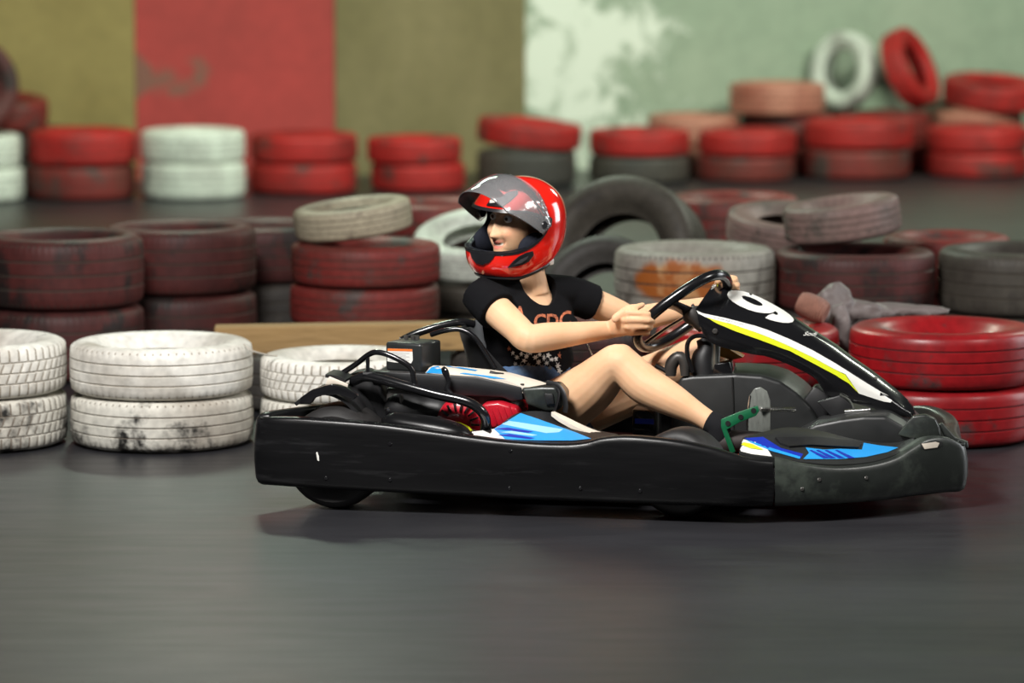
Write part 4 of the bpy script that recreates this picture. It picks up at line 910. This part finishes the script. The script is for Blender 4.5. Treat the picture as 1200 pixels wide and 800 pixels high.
# torso under the shirt, neck, head
body.add(tube([K(626, 492, 0.035), K(623, 460, 0.03), K(622, 430, 0.02), K(619, 385, 0.0), K(619, 355, 0.0), K(621, 338, 0.0)], [(0.14, 0.10), (0.13, 0.095), (0.115, 0.085), (0.13, 0.09), (0.12, 0.07), (0.07, 0.05)], 24, ref=AX, smooth_n=3))
body.add(tube([neck0 - spine*0.02, neck0.lerp(hd(-0.02, 0, -0.07), 0.5), hd(-0.02, 0, -0.06)], [0.060, 0.052, 0.055], 20, smooth_n=4))
body.add(ellipsoid(fd(-0.012, 0, 0.028), 0.095, 0.074, 0.100, HM, 28, 18))
body.add(ellipsoid(fd(0.024, 0, -0.036), 0.066, 0.071, 0.080, HM, 28, 18))
body.add(ellipsoid(fd(0.050, 0, -0.088), 0.034, 0.034, 0.026, HM))
def limb(P, r, ref=None): body.add(tube(P, r, 20, smooth_n=5, round_ends=True, ref=ref))
limb([S_n, S_n.lerp(El_n, 0.35), S_n.lerp(El_n, 0.75), El_n + Vector((0,0,0.002)), El_n.lerp(Wr_n, 0.25), El_n.lerp(Wr_n, 0.65), Wr_n], [0.046, 0.048, 0.044, 0.043, 0.043, 0.034, 0.027])
limb([S_f, S_f.lerp(El_f, 0.35), S_f.lerp(El_f, 0.75), El_f, El_f.lerp(Wr_f, 0.25), El_f.lerp(Wr_f, 0.65), Wr_f], [0.044, 0.046, 0.042, 0.038, 0.038, 0.031, 0.025])
def leg(H, Kn, An, k=1.0):
    d1 = (Kn-H); d2 = (An-Kn); bk = Vector((0.35, 0, -0.9)).normalized()
    limb([H, H.lerp(Kn, 0.3), H.lerp(Kn, 0.65) + bk*0.008, H.lerp(Kn, 0.88), Kn, Kn + d2*0.10, Kn + d2*0.32 - Vector((0.6, 0, 0.8))*0.012, Kn + d2*0.58 - Vector((0.6, 0, 0.8))*0.006, Kn + d2*0.84, An], [x*k for x in (0.092, 0.090, 0.079, 0.064, 0.057, 0.055, 0.059, 0.050, 0.034, 0.031)])
leg(H_n, Kn_n, An_n); leg(H_f, Kn_f, An_f, 0.97)
# knee caps
body.add(ellipsoid(Kn_n + Vector((0.012, -0.004, 0.012)), 0.042, 0.042, 0.046)); body.add(ellipsoid(Kn_f + Vector((0.012, 0, 0.012)), 0.042, 0.042, 0.046))
# feet inside the shoes
body.add(tube([An_n, An_n + Vector((0.02, 0, -0.045)), An_n + Vector((0.09, 0, -0.035))], [0.027, 0.026, 0.018], 14, smooth_n=3, round_ends=True))
body.add(tube([An_f, An_f + Vector((0.02, 0, -0.045)), An_f + Vector((0.09, 0, -0.035))], [0.027, 0.026, 0.018], 14, smooth_n=3, round_ends=True))

# hands: each finger a chain of its own, rooted in the palm and closed on the rim
def finger(P, r): body.add(tube(P, r, 10, smooth_n=3, round_ends=True))
rim_n = sw(PI*0.985); rim_t = (sw(PI*0.93)-sw(PI*1.05)).normalized()
rv = rim_n.y
def hand(Wr, kn, mid, tip, end, thumb, side):
    c = sum(kn, Vector())/4; ax = (kn[0]-kn[3]).normalized()
    body.add(tube([Wr, Wr.lerp(c, 0.45), Wr.lerp(c, 0.85), c + (c-Wr).normalized()*0.006], [(0.027, 0.020), (0.033, 0.0175), (0.036, 0.0145), (0.034, 0.011)], 18, ref=ax, smooth_n=4, round_ends=True))
    for i in range(4):
        r = (0.0098, 0.0102, 0.0096, 0.0086)[i]
        finger([Wr.lerp(kn[i], 0.8), kn[i], mid[i], tip[i], end[i]], [r*1.05, r*1.12, r, r*0.95, r*0.78])
        body.add(ellipsoid(kn[i] + side*0.002, r*1.15, r*1.15, r*1.15, None, 12, 8))
    finger(thumb, [0.015, 0.0125, 0.011, 0.0085])
rims = [sw(2*PI*k/720) for k in range(270, 460)]
def rim_v(px, py): return min(rims, key=lambda q: (proj(q)[0]-px)**2 + (proj(q)[1]-py)**2).y
kn, md, tp_, en = [], [], [], []
for i, (kx, ky, mx_, my, dv) in enumerate(((735, 366.5, 759, 368.0, 0.0), (735.5, 374.5, 760, 375.2, -0.003), (737, 382.5, 758, 382.5, -0.002), (740, 390.0, 755, 389.0, 0.002))):
    v_ = rim_v(mx_-6, my); kn.append(K(kx, ky, v_-0.034+dv)); md.append(K(mx_, my, v_-0.030+dv)); tp_.append(K(mx_+4, my+1.5, v_+0.004)); en.append(K(mx_-8, my+2.5, v_+0.026))
vn = kn[1].y
th = [K(722, 373, vn+0.012), K(736, 362, vn+0.014), K(746, 360, vn+0.020), K(753, 357, vn+0.034)]
hand(Wr_n, kn, md, tp_, en, th, Vector((0, -1, 0)))
rf = sw(-0.50); B = lambda dx, dy, dv: rf + Vector((dx, dv, dy))
kn = [B(-0.016, 0.030, 0.030), B(-0.008, 0.012, 0.034), B(-0.004, -0.006, 0.034), B(-0.002, -0.024, 0.030)]
md = [B(0.018, 0.032, 0.024), B(0.024, 0.014, 0.026), B(0.026, -0.004, 0.026), B(0.024, -0.022, 0.022)]
tp_ = [B(0.024, 0.030, -0.006), B(0.030, 0.012, -0.008), B(0.030, -0.006, -0.008), B(0.026, -0.024, -0.006)]
en = [B(0.004, 0.026, -0.022), B(0.008, 0.008, -0.024), B(0.008, -0.010, -0.022), B(0.006, -0.026, -0.020)]
th = [Wr_f.lerp(B(-0.02, 0, 0.03), 0.4), B(-0.028, 0.016, 0.012), B(-0.024, 0.026, -0.010), B(-0.012, 0.032, -0.022)]
hand(Wr_f, kn, md, tp_, en, th, Vector((0, 1, 0)))

V, F = voxel(body, 0.0038, 5, 0.5)
# features of the face: sockets, nose, lips, cheeks pushed into the surface; colour of lips, brows and lids
HI = HM.transposed(); tint = []
def g(y, z, cy, cz, sy, sz): return math.exp(-((y-cy)/sy)**2 - ((z-cz)/sz)**2)
for i, p in enumerate(V):
    q = HI @ (p - HC) - Vector((0, 0, FUP)); c = [1.0, 1.0, 1.0]
    if q.x > 0.02 and abs(q.y) < 0.085 and -0.13 < q.z < 0.12 and q.length < 0.17:
        x, y, z = q; ay = abs(y); d = 0
        d += -0.013*g(ay, z, 0.031, 0.012, 0.017, 0.011)              # sockets
        d += 0.006*g(ay, z, 0.030, 0.034, 0.024, 0.008)               # brow ridge
        tz = (0.020 - z)/0.062
        tzc = min(max(tz, 0), 1)
        if 0 <= tz <= 1.6: d += (0.004+0.015*tzc**1.1)*(1 if tz < 1 else math.exp(-((tz-1)/0.16)**2))*math.exp(-(y/(0.0075+0.005*tzc))**2)  # nose
        d += 0.005*g(ay, z, 0.011, -0.039, 0.008, 0.008)              # nostrils
        d += 0.007*g(ay, z, 0.042, -0.030, 0.020, 0.020)              # cheeks
        d += -0.006*g(ay, z, 0.026, -0.056, 0.010, 0.012)             # smile folds
        d += 0.004*g(y, z, 0, -0.0605, 0.024, 0.006) + 0.005*g(y, z, 0, -0.080, 0.021, 0.0065)  # lips
        smile = -0.070 + 0.010*(ay/0.03)**2
        d += -0.004*math.exp(-((z-smile)/0.0045)**2)*(1 if ay < 0.028 else max(0, 1-(ay-0.028)/0.006))
        d += 0.006*g(y, z, 0, -0.100, 0.020, 0.012)                   # chin
        w_ = min(1, max(0, (x-0.02)/0.03)); V[i] = p + fw*d*w_
        lip = max(g(y, z, 0, -0.0605+0.004*(ay/0.02)**2, 0.025, 0.006), g(y, z, 0, -0.078+0.006*(ay/0.02)**2, 0.022, 0.0065)); lip = min(1, lip*1.3)*w_
        c = [1-0.25*lip, 1-0.62*lip, 1-0.50*lip]
        m_ = math.exp(-((z-smile)/0.0048)**2)*(1 if ay < 0.029 else 0)*w_
        c = [a*(1-0.42*m_) for a in c]
        if abs(z-smile-0.0005) < 0.0030 and ay < 0.022: c = [0.9, 1.45, 2.1]          # teeth of the smile
        br = g(ay, z, 0.033, 0.030+0.004*(1-abs(ay-0.036)/0.02), 0.019, 0.0042)*w_; br = min(1, br*1.3)
        c = [c[0]*(1-0.82*br), c[1]*(1-0.86*br), c[2]*(1-0.88*br)]
        ey = g(ay, z, 0.031, 0.0125, 0.0165, 0.0085)*w_; ey = min(1, ey*1.2)
        c = [c[0]*(1-0.52*ey), c[1]*(1-0.58*ey), c[2]*(1-0.60*ey)]
        ck = g(ay, z, 0.045, -0.028, 0.02, 0.02)*w_; c = [c[0], c[1]*(1-0.14*ck), c[2]*(1-0.14*ck)]
    tint.append(c)
bo = obj('body', V, F, skin_m, person, angle=0)
ca = bo.data.color_attributes.new('tint', 'FLOAT_COLOR', 'POINT')
ca.data.foreach_set('color', np.array([[c[0], c[1], c[2], 1] for c in tint], np.float32).ravel())

# eyes
def eye_mat():
    m, nt, b = nodes('eye'); L = nt.links.new
    at = N(nt, 'ShaderNodeVertexColor', layer_name='ring'); L(at.outputs[0], b.inputs['Base Color']); b.inputs['Roughness'].default_value = 0.08
    return m
em = eye_mat()
for s in (-1, 1):
    ec = fd(0.0655, 0.031*s, 0.0115)
    gz = (HM @ Vector((0.95, 0.28, 0.08))).normalized()
    V, F = ellipsoid(ec, 0.0128, 0.0128, 0.0128, None, 32, 24)
    e = obj('eye', V, F, em, person, angle=0)
    a = e.data.color_attributes.new('ring', 'FLOAT_COLOR', 'POINT'); cols = []
    for p in V:
        t = math.acos(max(-1, min(1, (p-ec).normalized().dot(gz))))
        cols.append((0.01, 0.008, 0.006, 1) if t < 0.20 else ((0.10, 0.05, 0.025, 1) if t < 0.50 else (0.85, 0.83, 0.80, 1)))
    a.data.foreach_set('color', np.array(cols, np.float32).ravel())

# t-shirt
sh = MB()
sh.add(tube([K(622, 425, 0.028), K(622, 420, 0.022), K(620, 405, 0.01), K(619, 380, 0.0), K(619, 358, 0.0), K(620, 342, 0.0), K(621, 331, 0.0)], [(0.142, 0.103), (0.136, 0.102), (0.138, 0.106), (0.150, 0.110), (0.148, 0.092), (0.122, 0.074), (0.078, 0.058)], 32, ref=AX, smooth_n=4))
chest = K(620, 378, 0.0)
for s in (-1, 1): sh.add(ellipsoid(chest + AX*0.068*s + FR*0.062 - spine*0.012, 0.066, 0.060, 0.062))
def sleeve(S, E, L, r0, r1):
    d = (E-S).normalized(); sh.add(tube([S - AX.lerp(d, 0.5)*0.0 - d*0.02, S + d*0.02, S + d*L*0.6, S + d*L], [r0*0.9, r0, (r0+r1)/2, r1], 22, smooth_n=4))
sleeve(S_n, El_n, 0.088, 0.061, 0.066); sleeve(S_f, El_f, 0.075, 0.058, 0.058)
sh.add(tube([S_n + Vector((0,0,0.008)), neck0 - spine*0.012, S_f + Vector((0,0,0.008))], [0.050, 0.060, 0.050], 18, smooth_n=4))
V, F = voxel(sh, 0.0055, 6, 0.5)
W2 = []
for p in V:                                               # soft folds
    q = p - chest
    a, s_, f_ = q.dot(AX), q.dot(spine), q.dot(FR)
    w_ = noise.noise(Vector((a*9, s_*22 + a*6, f_*9)))*0.006 + noise.noise(Vector((a*22+3, s_*40, f_*20)))*0.0025
    W2.append(p + (AX*a + FR*f_).normalized()*w_*(1 if s_ < 0.03 else 0.4))
SM = Matrix((AX, FR, spine)).transposed()
scoop = ellipsoid(neck0 + FR*0.045 + spine*0.030, 0.062, 0.075, 0.080, SM, 40, 24)
cutters = []
def neckline(o):
    me = bpy.data.meshes.new('cutter'); me.from_pydata([tuple(p) for p in scoop[0]], [], scoop[1]); k = bpy.data.objects.new('cutter', me); COL.objects.link(k); cutters.append(k)
    m = o.modifiers.new('b', 'BOOLEAN'); m.operation = 'DIFFERENCE'; m.object = k; m.solver = 'EXACT'
V, F, _mi = evaluated(W2, F, [neckline])
for k in cutters: bpy.data.objects.remove(k)
shirt = obj('t_shirt', V, F, shirt_m, person, angle=0, label='black printed t-shirt')
ts = bvh(shirt)
COPPER = mat('copper_print', (0.46, 0.13, 0.055), rough=0.7, var=0.5, scale=120, col2=(0.05, 0.015, 0.01), mask=0.56, mscale=190); PRINTW = mat('white_print', (0.72, 0.71, 0.67), rough=0.8, var=0.25, scale=90); PRINTG = mat('grey_print_cotton', (0.22, 0.20, 0.18), rough=0.8, var=0.4, scale=120)
text_decal('A', 'shirt_print', (600, 379), (17, 4), (1, -22), ts, COPPER, shirt, step=2, off=0.0025, bold=0.025)
text_decal('C', 'shirt_print', (625, 385.5), (14, -0.5), (0.5, -17.5), ts, COPPER, shirt, step=2, off=0.0025, bold=0.025)
text_decal('D', 'shirt_print', (640, 385), (14, -0.5), (0.5, -17), ts, COPPER, shirt, step=2, off=0.0025, bold=0.025)
text_decal('C', 'shirt_print', (655, 384.5), (13, -3), (1, -18), ts, COPPER, shirt, step=2, off=0.0025, bold=0.025)
rg = random.Random(4)
def blob(x, y, w_, h_):
    P = []; n = rg.choice((10, 12, 14)); a0 = rg.uniform(0, 1)
    for k in range(n):
        a = 2*PI*k/n + a0; r = rg.uniform(0.75, 1.15) if k % 2 else rg.uniform(0.30, 0.55); P.append((x+w_*r*math.cos(a), y+h_*r*math.sin(a)))
    return P
marks = [(597, 408, 3.0, 3.5, COPPER), (655, 416, 3, 4.5, COPPER)]
for x, y, m in ((601, 413, PRINTW), (606, 418, PRINTW), (611, 414, PRINTW), (617, 417, PRINTW), (621, 413, PRINTW), (627, 418, PRINTW), (632, 415, PRINTW), (637, 419, PRINTW), (642, 416, PRINTW), (646, 421, PRINTW), (651, 420, PRINTW), (653, 428, PRINTW), (614, 422, PRINTW), (631, 424, PRINTW), (640, 425, PRINTW), (604, 426, PRINTG), (611, 429, PRINTG), (619, 427, PRINTG), (626, 430, PRINTG), (635, 430, PRINTG), (644, 431, PRINTG), (655, 434, PRINTW)):
    marks.append((x, y, rg.uniform(2.6, 4.2), rg.uniform(3.2, 4.8), m))
for x, y, w_, h_, m in marks:
    decal('shirt_print', fill2d([blob(x, y, w_, h_)]), ts, m, shirt, step=2, off=0.0025)

# denim shorts
st_ = MB()
st_.add(tube([K(627, 495, 0.035), K(624, 465, 0.035), K(622, 420, 0.03)], [(0.155, 0.112), (0.154, 0.114), (0.139, 0.105)], 28, ref=Vector((0, 1, 0)).lerp(AX, 0.5), smooth_n=4))
for H, Kn in ((H_n, Kn_n), (H_f, Kn_f)):
    d = Kn-H; st_.add(tube([H - d*0.05, H, H + d*0.15, H + d*0.26], [0.098, 0.100, 0.100, 0.100], 22, smooth_n=4))
V, F = voxel(st_, 0.006, 5)
V = [p + Vector((0, 0, 1))*noise.noise(p*38)*0.004 + Vector((0, 1, 0))*noise.noise(p*30+Vector((5, 5, 5)))*0.004 for p in V]
obj('shorts', V, F, denim, person, angle=0, label='blue denim shorts')

# socks and shoes
for An, Kn in ((An_n, Kn_n), (An_f, Kn_f)):
    d = (An-Kn).normalized()
    obj('sock', *tube([An - d*0.016, An + d*0.012, An + Vector((0.022, 0, -0.042)), An + Vector((0.05, 0, -0.05))], [0.0355, 0.036, 0.038, 0.03], 18, smooth_n=4), sock_m, person)
    q = An + Vector((0.005, 0, -0.062))
    so_ = obj('shoe', *tube([q + Vector((-0.03, 0, -0.01)), q + Vector((0.0, 0, 0.0)), q + Vector((0.06, 0, 0.012)), q + Vector((0.12, 0, 0.018)), q + Vector((0.165, 0, 0.022))], [(0.030, 0.030), (0.038, 0.040), (0.040, 0.034), (0.042, 0.026), (0.03, 0.018)], 18, smooth_n=4, ref=(0, 1, 0), round_ends=True), shoe_m, person)
    obj('sole', *tube([q + Vector((-0.04, 0, -0.042)), q + Vector((0.06, 0, -0.030)), q + Vector((0.17, 0, -0.002))], [(0.036, 0.008), (0.04, 0.008), (0.034, 0.007)], 14, smooth_n=4, ref=(0, 1, 0), round_ends=True), plain('red_sole_rubber', (0.30, 0.03, 0.015), 0.6), so_)
# ring and chin strap
rgp = K(749.5, 383.0, rim_v(750, 383)-0.040)
obj('finger_ring', *ellipsoid(rgp + Vector((0, -0.006, 0)), 0.0035, 0.003, 0.0035), chrome, person)
neck_chain = [neck0 + AX*x + FR*(0.062-abs(x)*0.6) + spine*(-0.006+abs(x)*0.9) for x in (-0.05, -0.03, -0.012, 0.0, 0.012, 0.03, 0.05)]

# --- helmet (shell with eye port, trims, vents, raised visor, strap)
prof = [(-0.146, 0.132, 0.100, 0.100), (-0.138, 0.146, 0.112, 0.110), (-0.110, 0.163, 0.130, 0.122), (-0.07, 0.168, 0.146, 0.128), (-0.02, 0.160, 0.155, 0.130), (0.03, 0.150, 0.156, 0.128), (0.07, 0.128, 0.145, 0.117), (0.10, 0.100, 0.122, 0.098), (0.122, 0.070, 0.092, 0.074), (0.136, 0.040, 0.058, 0.045), (0.142, 0.012, 0.02, 0.015)]
pp = catmull([Vector((p[1], p[2], p[3])) for p in prof], 4); hh = catmull([Vector((p[0], 0, 0)) for p in prof], 4)
def hring(i, sc=1.0, seg=72):
    fr, bk, wd = pp[i]*sc; h = hh[i].x*(sc if hh[i].x > 0 else 1); out = []
    for k in range(seg):
        a = 2*PI*k/seg; c, s = math.cos(a), math.sin(a); e = 2.25
        kf = 1/((abs(c)**e+abs(s)**e)**(1/e)); x = (fr if c > 0 else bk)*c*kf; y = wd*s*kf
        z = h
        if h < -0.02: z += (-0.02-h)*0.42*max(0, min(1, (0.07-x)/0.2))
        out.append(Vector((x, y, z)))
    return out
hs = loft([hring(i) for i in range(len(pp))], True, False)
topc = len(hs[0]); hs[0].append(Vector((0, 0, 0.1425))); nr = len(pp); 
for k in range(72): hs[1].append(((nr-1)*72+k, (nr-1)*72+(k+1) % 72, topc))
def port_cutter(gx, gz):
    P = [(0.30, -0.066-gz), (0.135, -0.064-gz), (0.075, -0.052-gz), (0.030, -0.030-gz), (0.006-gx, -0.004), (0.012-gx, 0.026+gz*0.6), (0.045, 0.045+gz), (0.10, 0.053+gz), (0.30, 0.057+gz)]
    P = catmull([Vector((x, 0, z)) for x, z in P], 4)
    bm = bmesh.new(); f = bm.faces.new([bm.verts.new((p.x, -0.25, p.z)) for p in P])
    r = bmesh.ops.extrude_face_region(bm, geom=[f]); bmesh.ops.translate(bm, verts=[e for e in r['geom'] if isinstance(e, bmesh.types.BMVert)], vec=(0, 0.5, 0))
    bmesh.ops.recalc_face_normals(bm, faces=bm.faces); return from_bm(bm)
def mk(VF):
    me = bpy.data.meshes.new('cutter'); me.from_pydata([tuple(p) for p in VF[0]], [], VF[1]); o = bpy.data.objects.new('cutter', me); COL.objects.link(o); return o
def shell(thick, ops, off=-1, grow=1.0):
    cs = []
    def f(o):
        for _ in range(2): o.data.materials.append(None)
        m = o.modifiers.new('s', 'SOLIDIFY'); m.thickness = thick; m.offset = off; m.material_offset = 1; m.material_offset_rim = 1
        for op, c in ops:
            k = mk(c); cs.append(k); b = o.modifiers.new('b', 'BOOLEAN'); b.operation = op; b.object = k; b.solver = 'EXACT'
    c = Vector((0, 0, 0)); r = evaluated([p*grow for p in hs[0]], hs[1], [f])
    for k in cs: bpy.data.objects.remove(k)
    return r
V, F, MI = shell(0.018, [('DIFFERENCE', port_cutter(0, 0))])
hV = [HC + HM @ p for p in V]
_ot = BVHTree.FromPolygons(hs[0], hs[1]); _mi = []
for f in F:
    c_ = sum((V[i] for i in f), Vector())/len(f); _mi.append(0 if (_ot.find_nearest(c_)[3] or 0) < 0.002 else 1)
helmet = obj('helmet', hV, F, [helm_m, liner_m], person, angle=35, mi=_mi, recalc=False, label='glossy red full face helmet, visor raised')
V, F, MI = shell(0.016, [('INTERSECT', port_cutter(0.012, 0.009)), ('DIFFERENCE', port_cutter(0, 0))], grow=1.012)
obj('port_gasket', [HC + HM @ p for p in V], F, helm_b, helmet, angle=35, recalc=False)
br_ = [HC + HM @ (p*1.0 + Vector((0, 0, -0.001))) for p in hring(0)]
obj('rim_trim', *tube(br_, [(0.008, 0.007)]*72, 8, closed=True), helm_b, helmet, angle=0)
th_ = bvh(helmet)
decal('chin_vent', fill2d([[(551.5, 294), (556, 294.5), (566, 296.5), (581, 296.5), (578, 302), (573, 307), (566, 310), (559, 308), (554, 302)]]), th_, helm_b, helmet, step=2, thick=0.003)
decal('side_vent', fill2d([[(595, 313), (601, 306), (608, 300), (616, 296), (624, 294), (624.5, 299), (619, 306), (611, 310), (600, 312.5)]]), th_, helm_b, helmet, step=2, thick=0.003)
decal('side_vent', fill2d([[(601, 309.5), (609, 303), (618, 299), (616, 303), (609, 307.5)]]), th_, plain('vent_grey', (0.05, 0.05, 0.055), 0.3), helmet, step=2, off=0.0075)
decal('brow_vent', fill2d([[(571, 241.5), (576, 234), (586, 232), (597, 225.5), (607, 224), (606.5, 228), (598, 236), (588, 243)]]), th_, helm_b, helmet, step=2, thick=0.004)
decal('brow_vent', fill2d([[(575, 235.5), (582, 233.5), (581, 238.5), (575, 239)]]), th_, WHITE, helmet, step=0, off=0.006)
decal('top_vent', fill2d([[(588, 208.5), (592, 206.5), (600, 205.8), (600.5, 208.5), (593, 211.5)]]), th_, helm_b, helmet, step=2, thick=0.006)
decal('sticker', fill2d([[(583, 296.5), (587, 298.5), (592, 296), (589, 300), (585, 299.5)]]), th_, WHITE, helmet, step=0)
# side plate that carries the visor
decal('visor_plate', fill2d([[(618, 262), (640, 252), (646, 256), (645, 264), (638, 273), (626, 278), (618, 277)]]), bvh(bpy.data.objects['port_gasket'], helmet), helm_b, helmet, step=2, thick=0.004)
# visor: curved band swung up about the side pivots
def vis_mat():
    m, nt, b = nodes('clear_visor_sheen'); L = nt.links.new
    b.inputs['Base Color'].default_value = (0.80, 0.80, 0.82, 1); b.inputs['Roughness'].default_value = 0.10; b.inputs['Specular IOR Level'].default_value = 1.0
    tr = N(nt, 'ShaderNodeBsdfTransparent'); tr.inputs[0].default_value = (0.97, 0.97, 0.97, 1)
    gl = N(nt, 'ShaderNodeBsdfGlossy'); gl.inputs['Roughness'].default_value = 0.09
    fr = N(nt, 'ShaderNodeFresnel', i_IOR=1.5)
    m1 = N(nt, 'ShaderNodeMixShader'); m1.inputs[0].default_value = 0.18; L(tr.outputs[0], m1.inputs[1]); L(b.outputs[0], m1.inputs[2])  # pale diffuse mixed in to stand for lamp reflections on the visor
    m2 = N(nt, 'ShaderNodeMixShader'); L(fr.outputs[0], m2.inputs[0]); L(m1.outputs[0], m2.inputs[1]); L(gl.outputs[0], m2.inputs[2])
    L(m2.outputs[0], nt.nodes['Material Output'].inputs[0])
    return m
piv = Vector((0.018, 0, 0.014)); swing = Matrix.Rotation(math.radians(-58), 3, 'Y')
rows_ = []
NZ, NA = 24, 48
for j in range(NZ+1):
    f = j/NZ; row = []
    for k in range(NA+1):
        a = math.radians(-92 + 184*k/NA); c, s = math.cos(a), math.sin(a)
        e = 2.25; kf = 1/((abs(c)**e+abs(s)**e)**(1/e))
        nar = max(0, (abs(math.degrees(a))-50)/42)
        z0 = -0.066 + 0.062*nar**0.9; z1 = 0.072 - 0.036*nar**1.2
        z = z0+(z1-z0)*f
        ih = min(range(len(hh)), key=lambda i: abs(hh[i].x-z)); x = (pp[ih].x+0.016)*c*kf; y = (pp[ih].z+0.010)*s*kf
        if c < 0: x = 0.05*c
        q = Vector((x, y, z)) - piv; row.append(HC + HM @ (piv + swing @ q))
    rows_.append(row)
vis = obj('visor', *loft(rows_, False, False), vis_mat(), helmet, angle=0, recalc=False, label='clear plastic visor swung up')
so = vis.modifiers.new('thick', 'SOLIDIFY'); so.thickness = 0.0022; so.offset = 1
for s in (-1, 1):
    obj('visor_pivot', *lathe([(0.0005, 0.005), (0.010, 0.005), (0.013, 0.001), (0.013, -0.006), (0.0005, -0.006)], hd(0.018, 0.139*s, 0.014), HM @ Vector((0, s, 0)), 20), helm_b, helmet)
# liner pads and strap
for s in (-1, 1):
    obj('cheek_pad', *ellipsoid(hd(0.016, 0.100*s, -0.060), 0.070, 0.022, 0.046, HM), liner_m, helmet)
obj('chin_strap', *tube([hd(0.01, 0.075, -0.105), hd(0.03, 0.055, -0.135), hd(0.035, 0.0, -0.15), hd(0.03, -0.055, -0.135), hd(0.01, -0.075, -0.105)], [(0.010, 0.003)]*5, 8, smooth_n=5), helm_b, helmet)
obj('neck_pad', *box(hd(-0.05, 0.088, -0.112), (0.03, 0.022, 0.022), HM, bev=0.005), WHITE, helmet)
obj('hair', *tube([hd(-0.03, 0.055, -0.09), hd(-0.045, 0.062, -0.13), hd(-0.05, 0.066, -0.155)], [(0.014, 0.006), (0.010, 0.005), (0.004, 0.002)], 10, smooth_n=4), mat('brown_hair', (0.16, 0.08, 0.04), rough=0.5, var=0.4, scale=80), person)
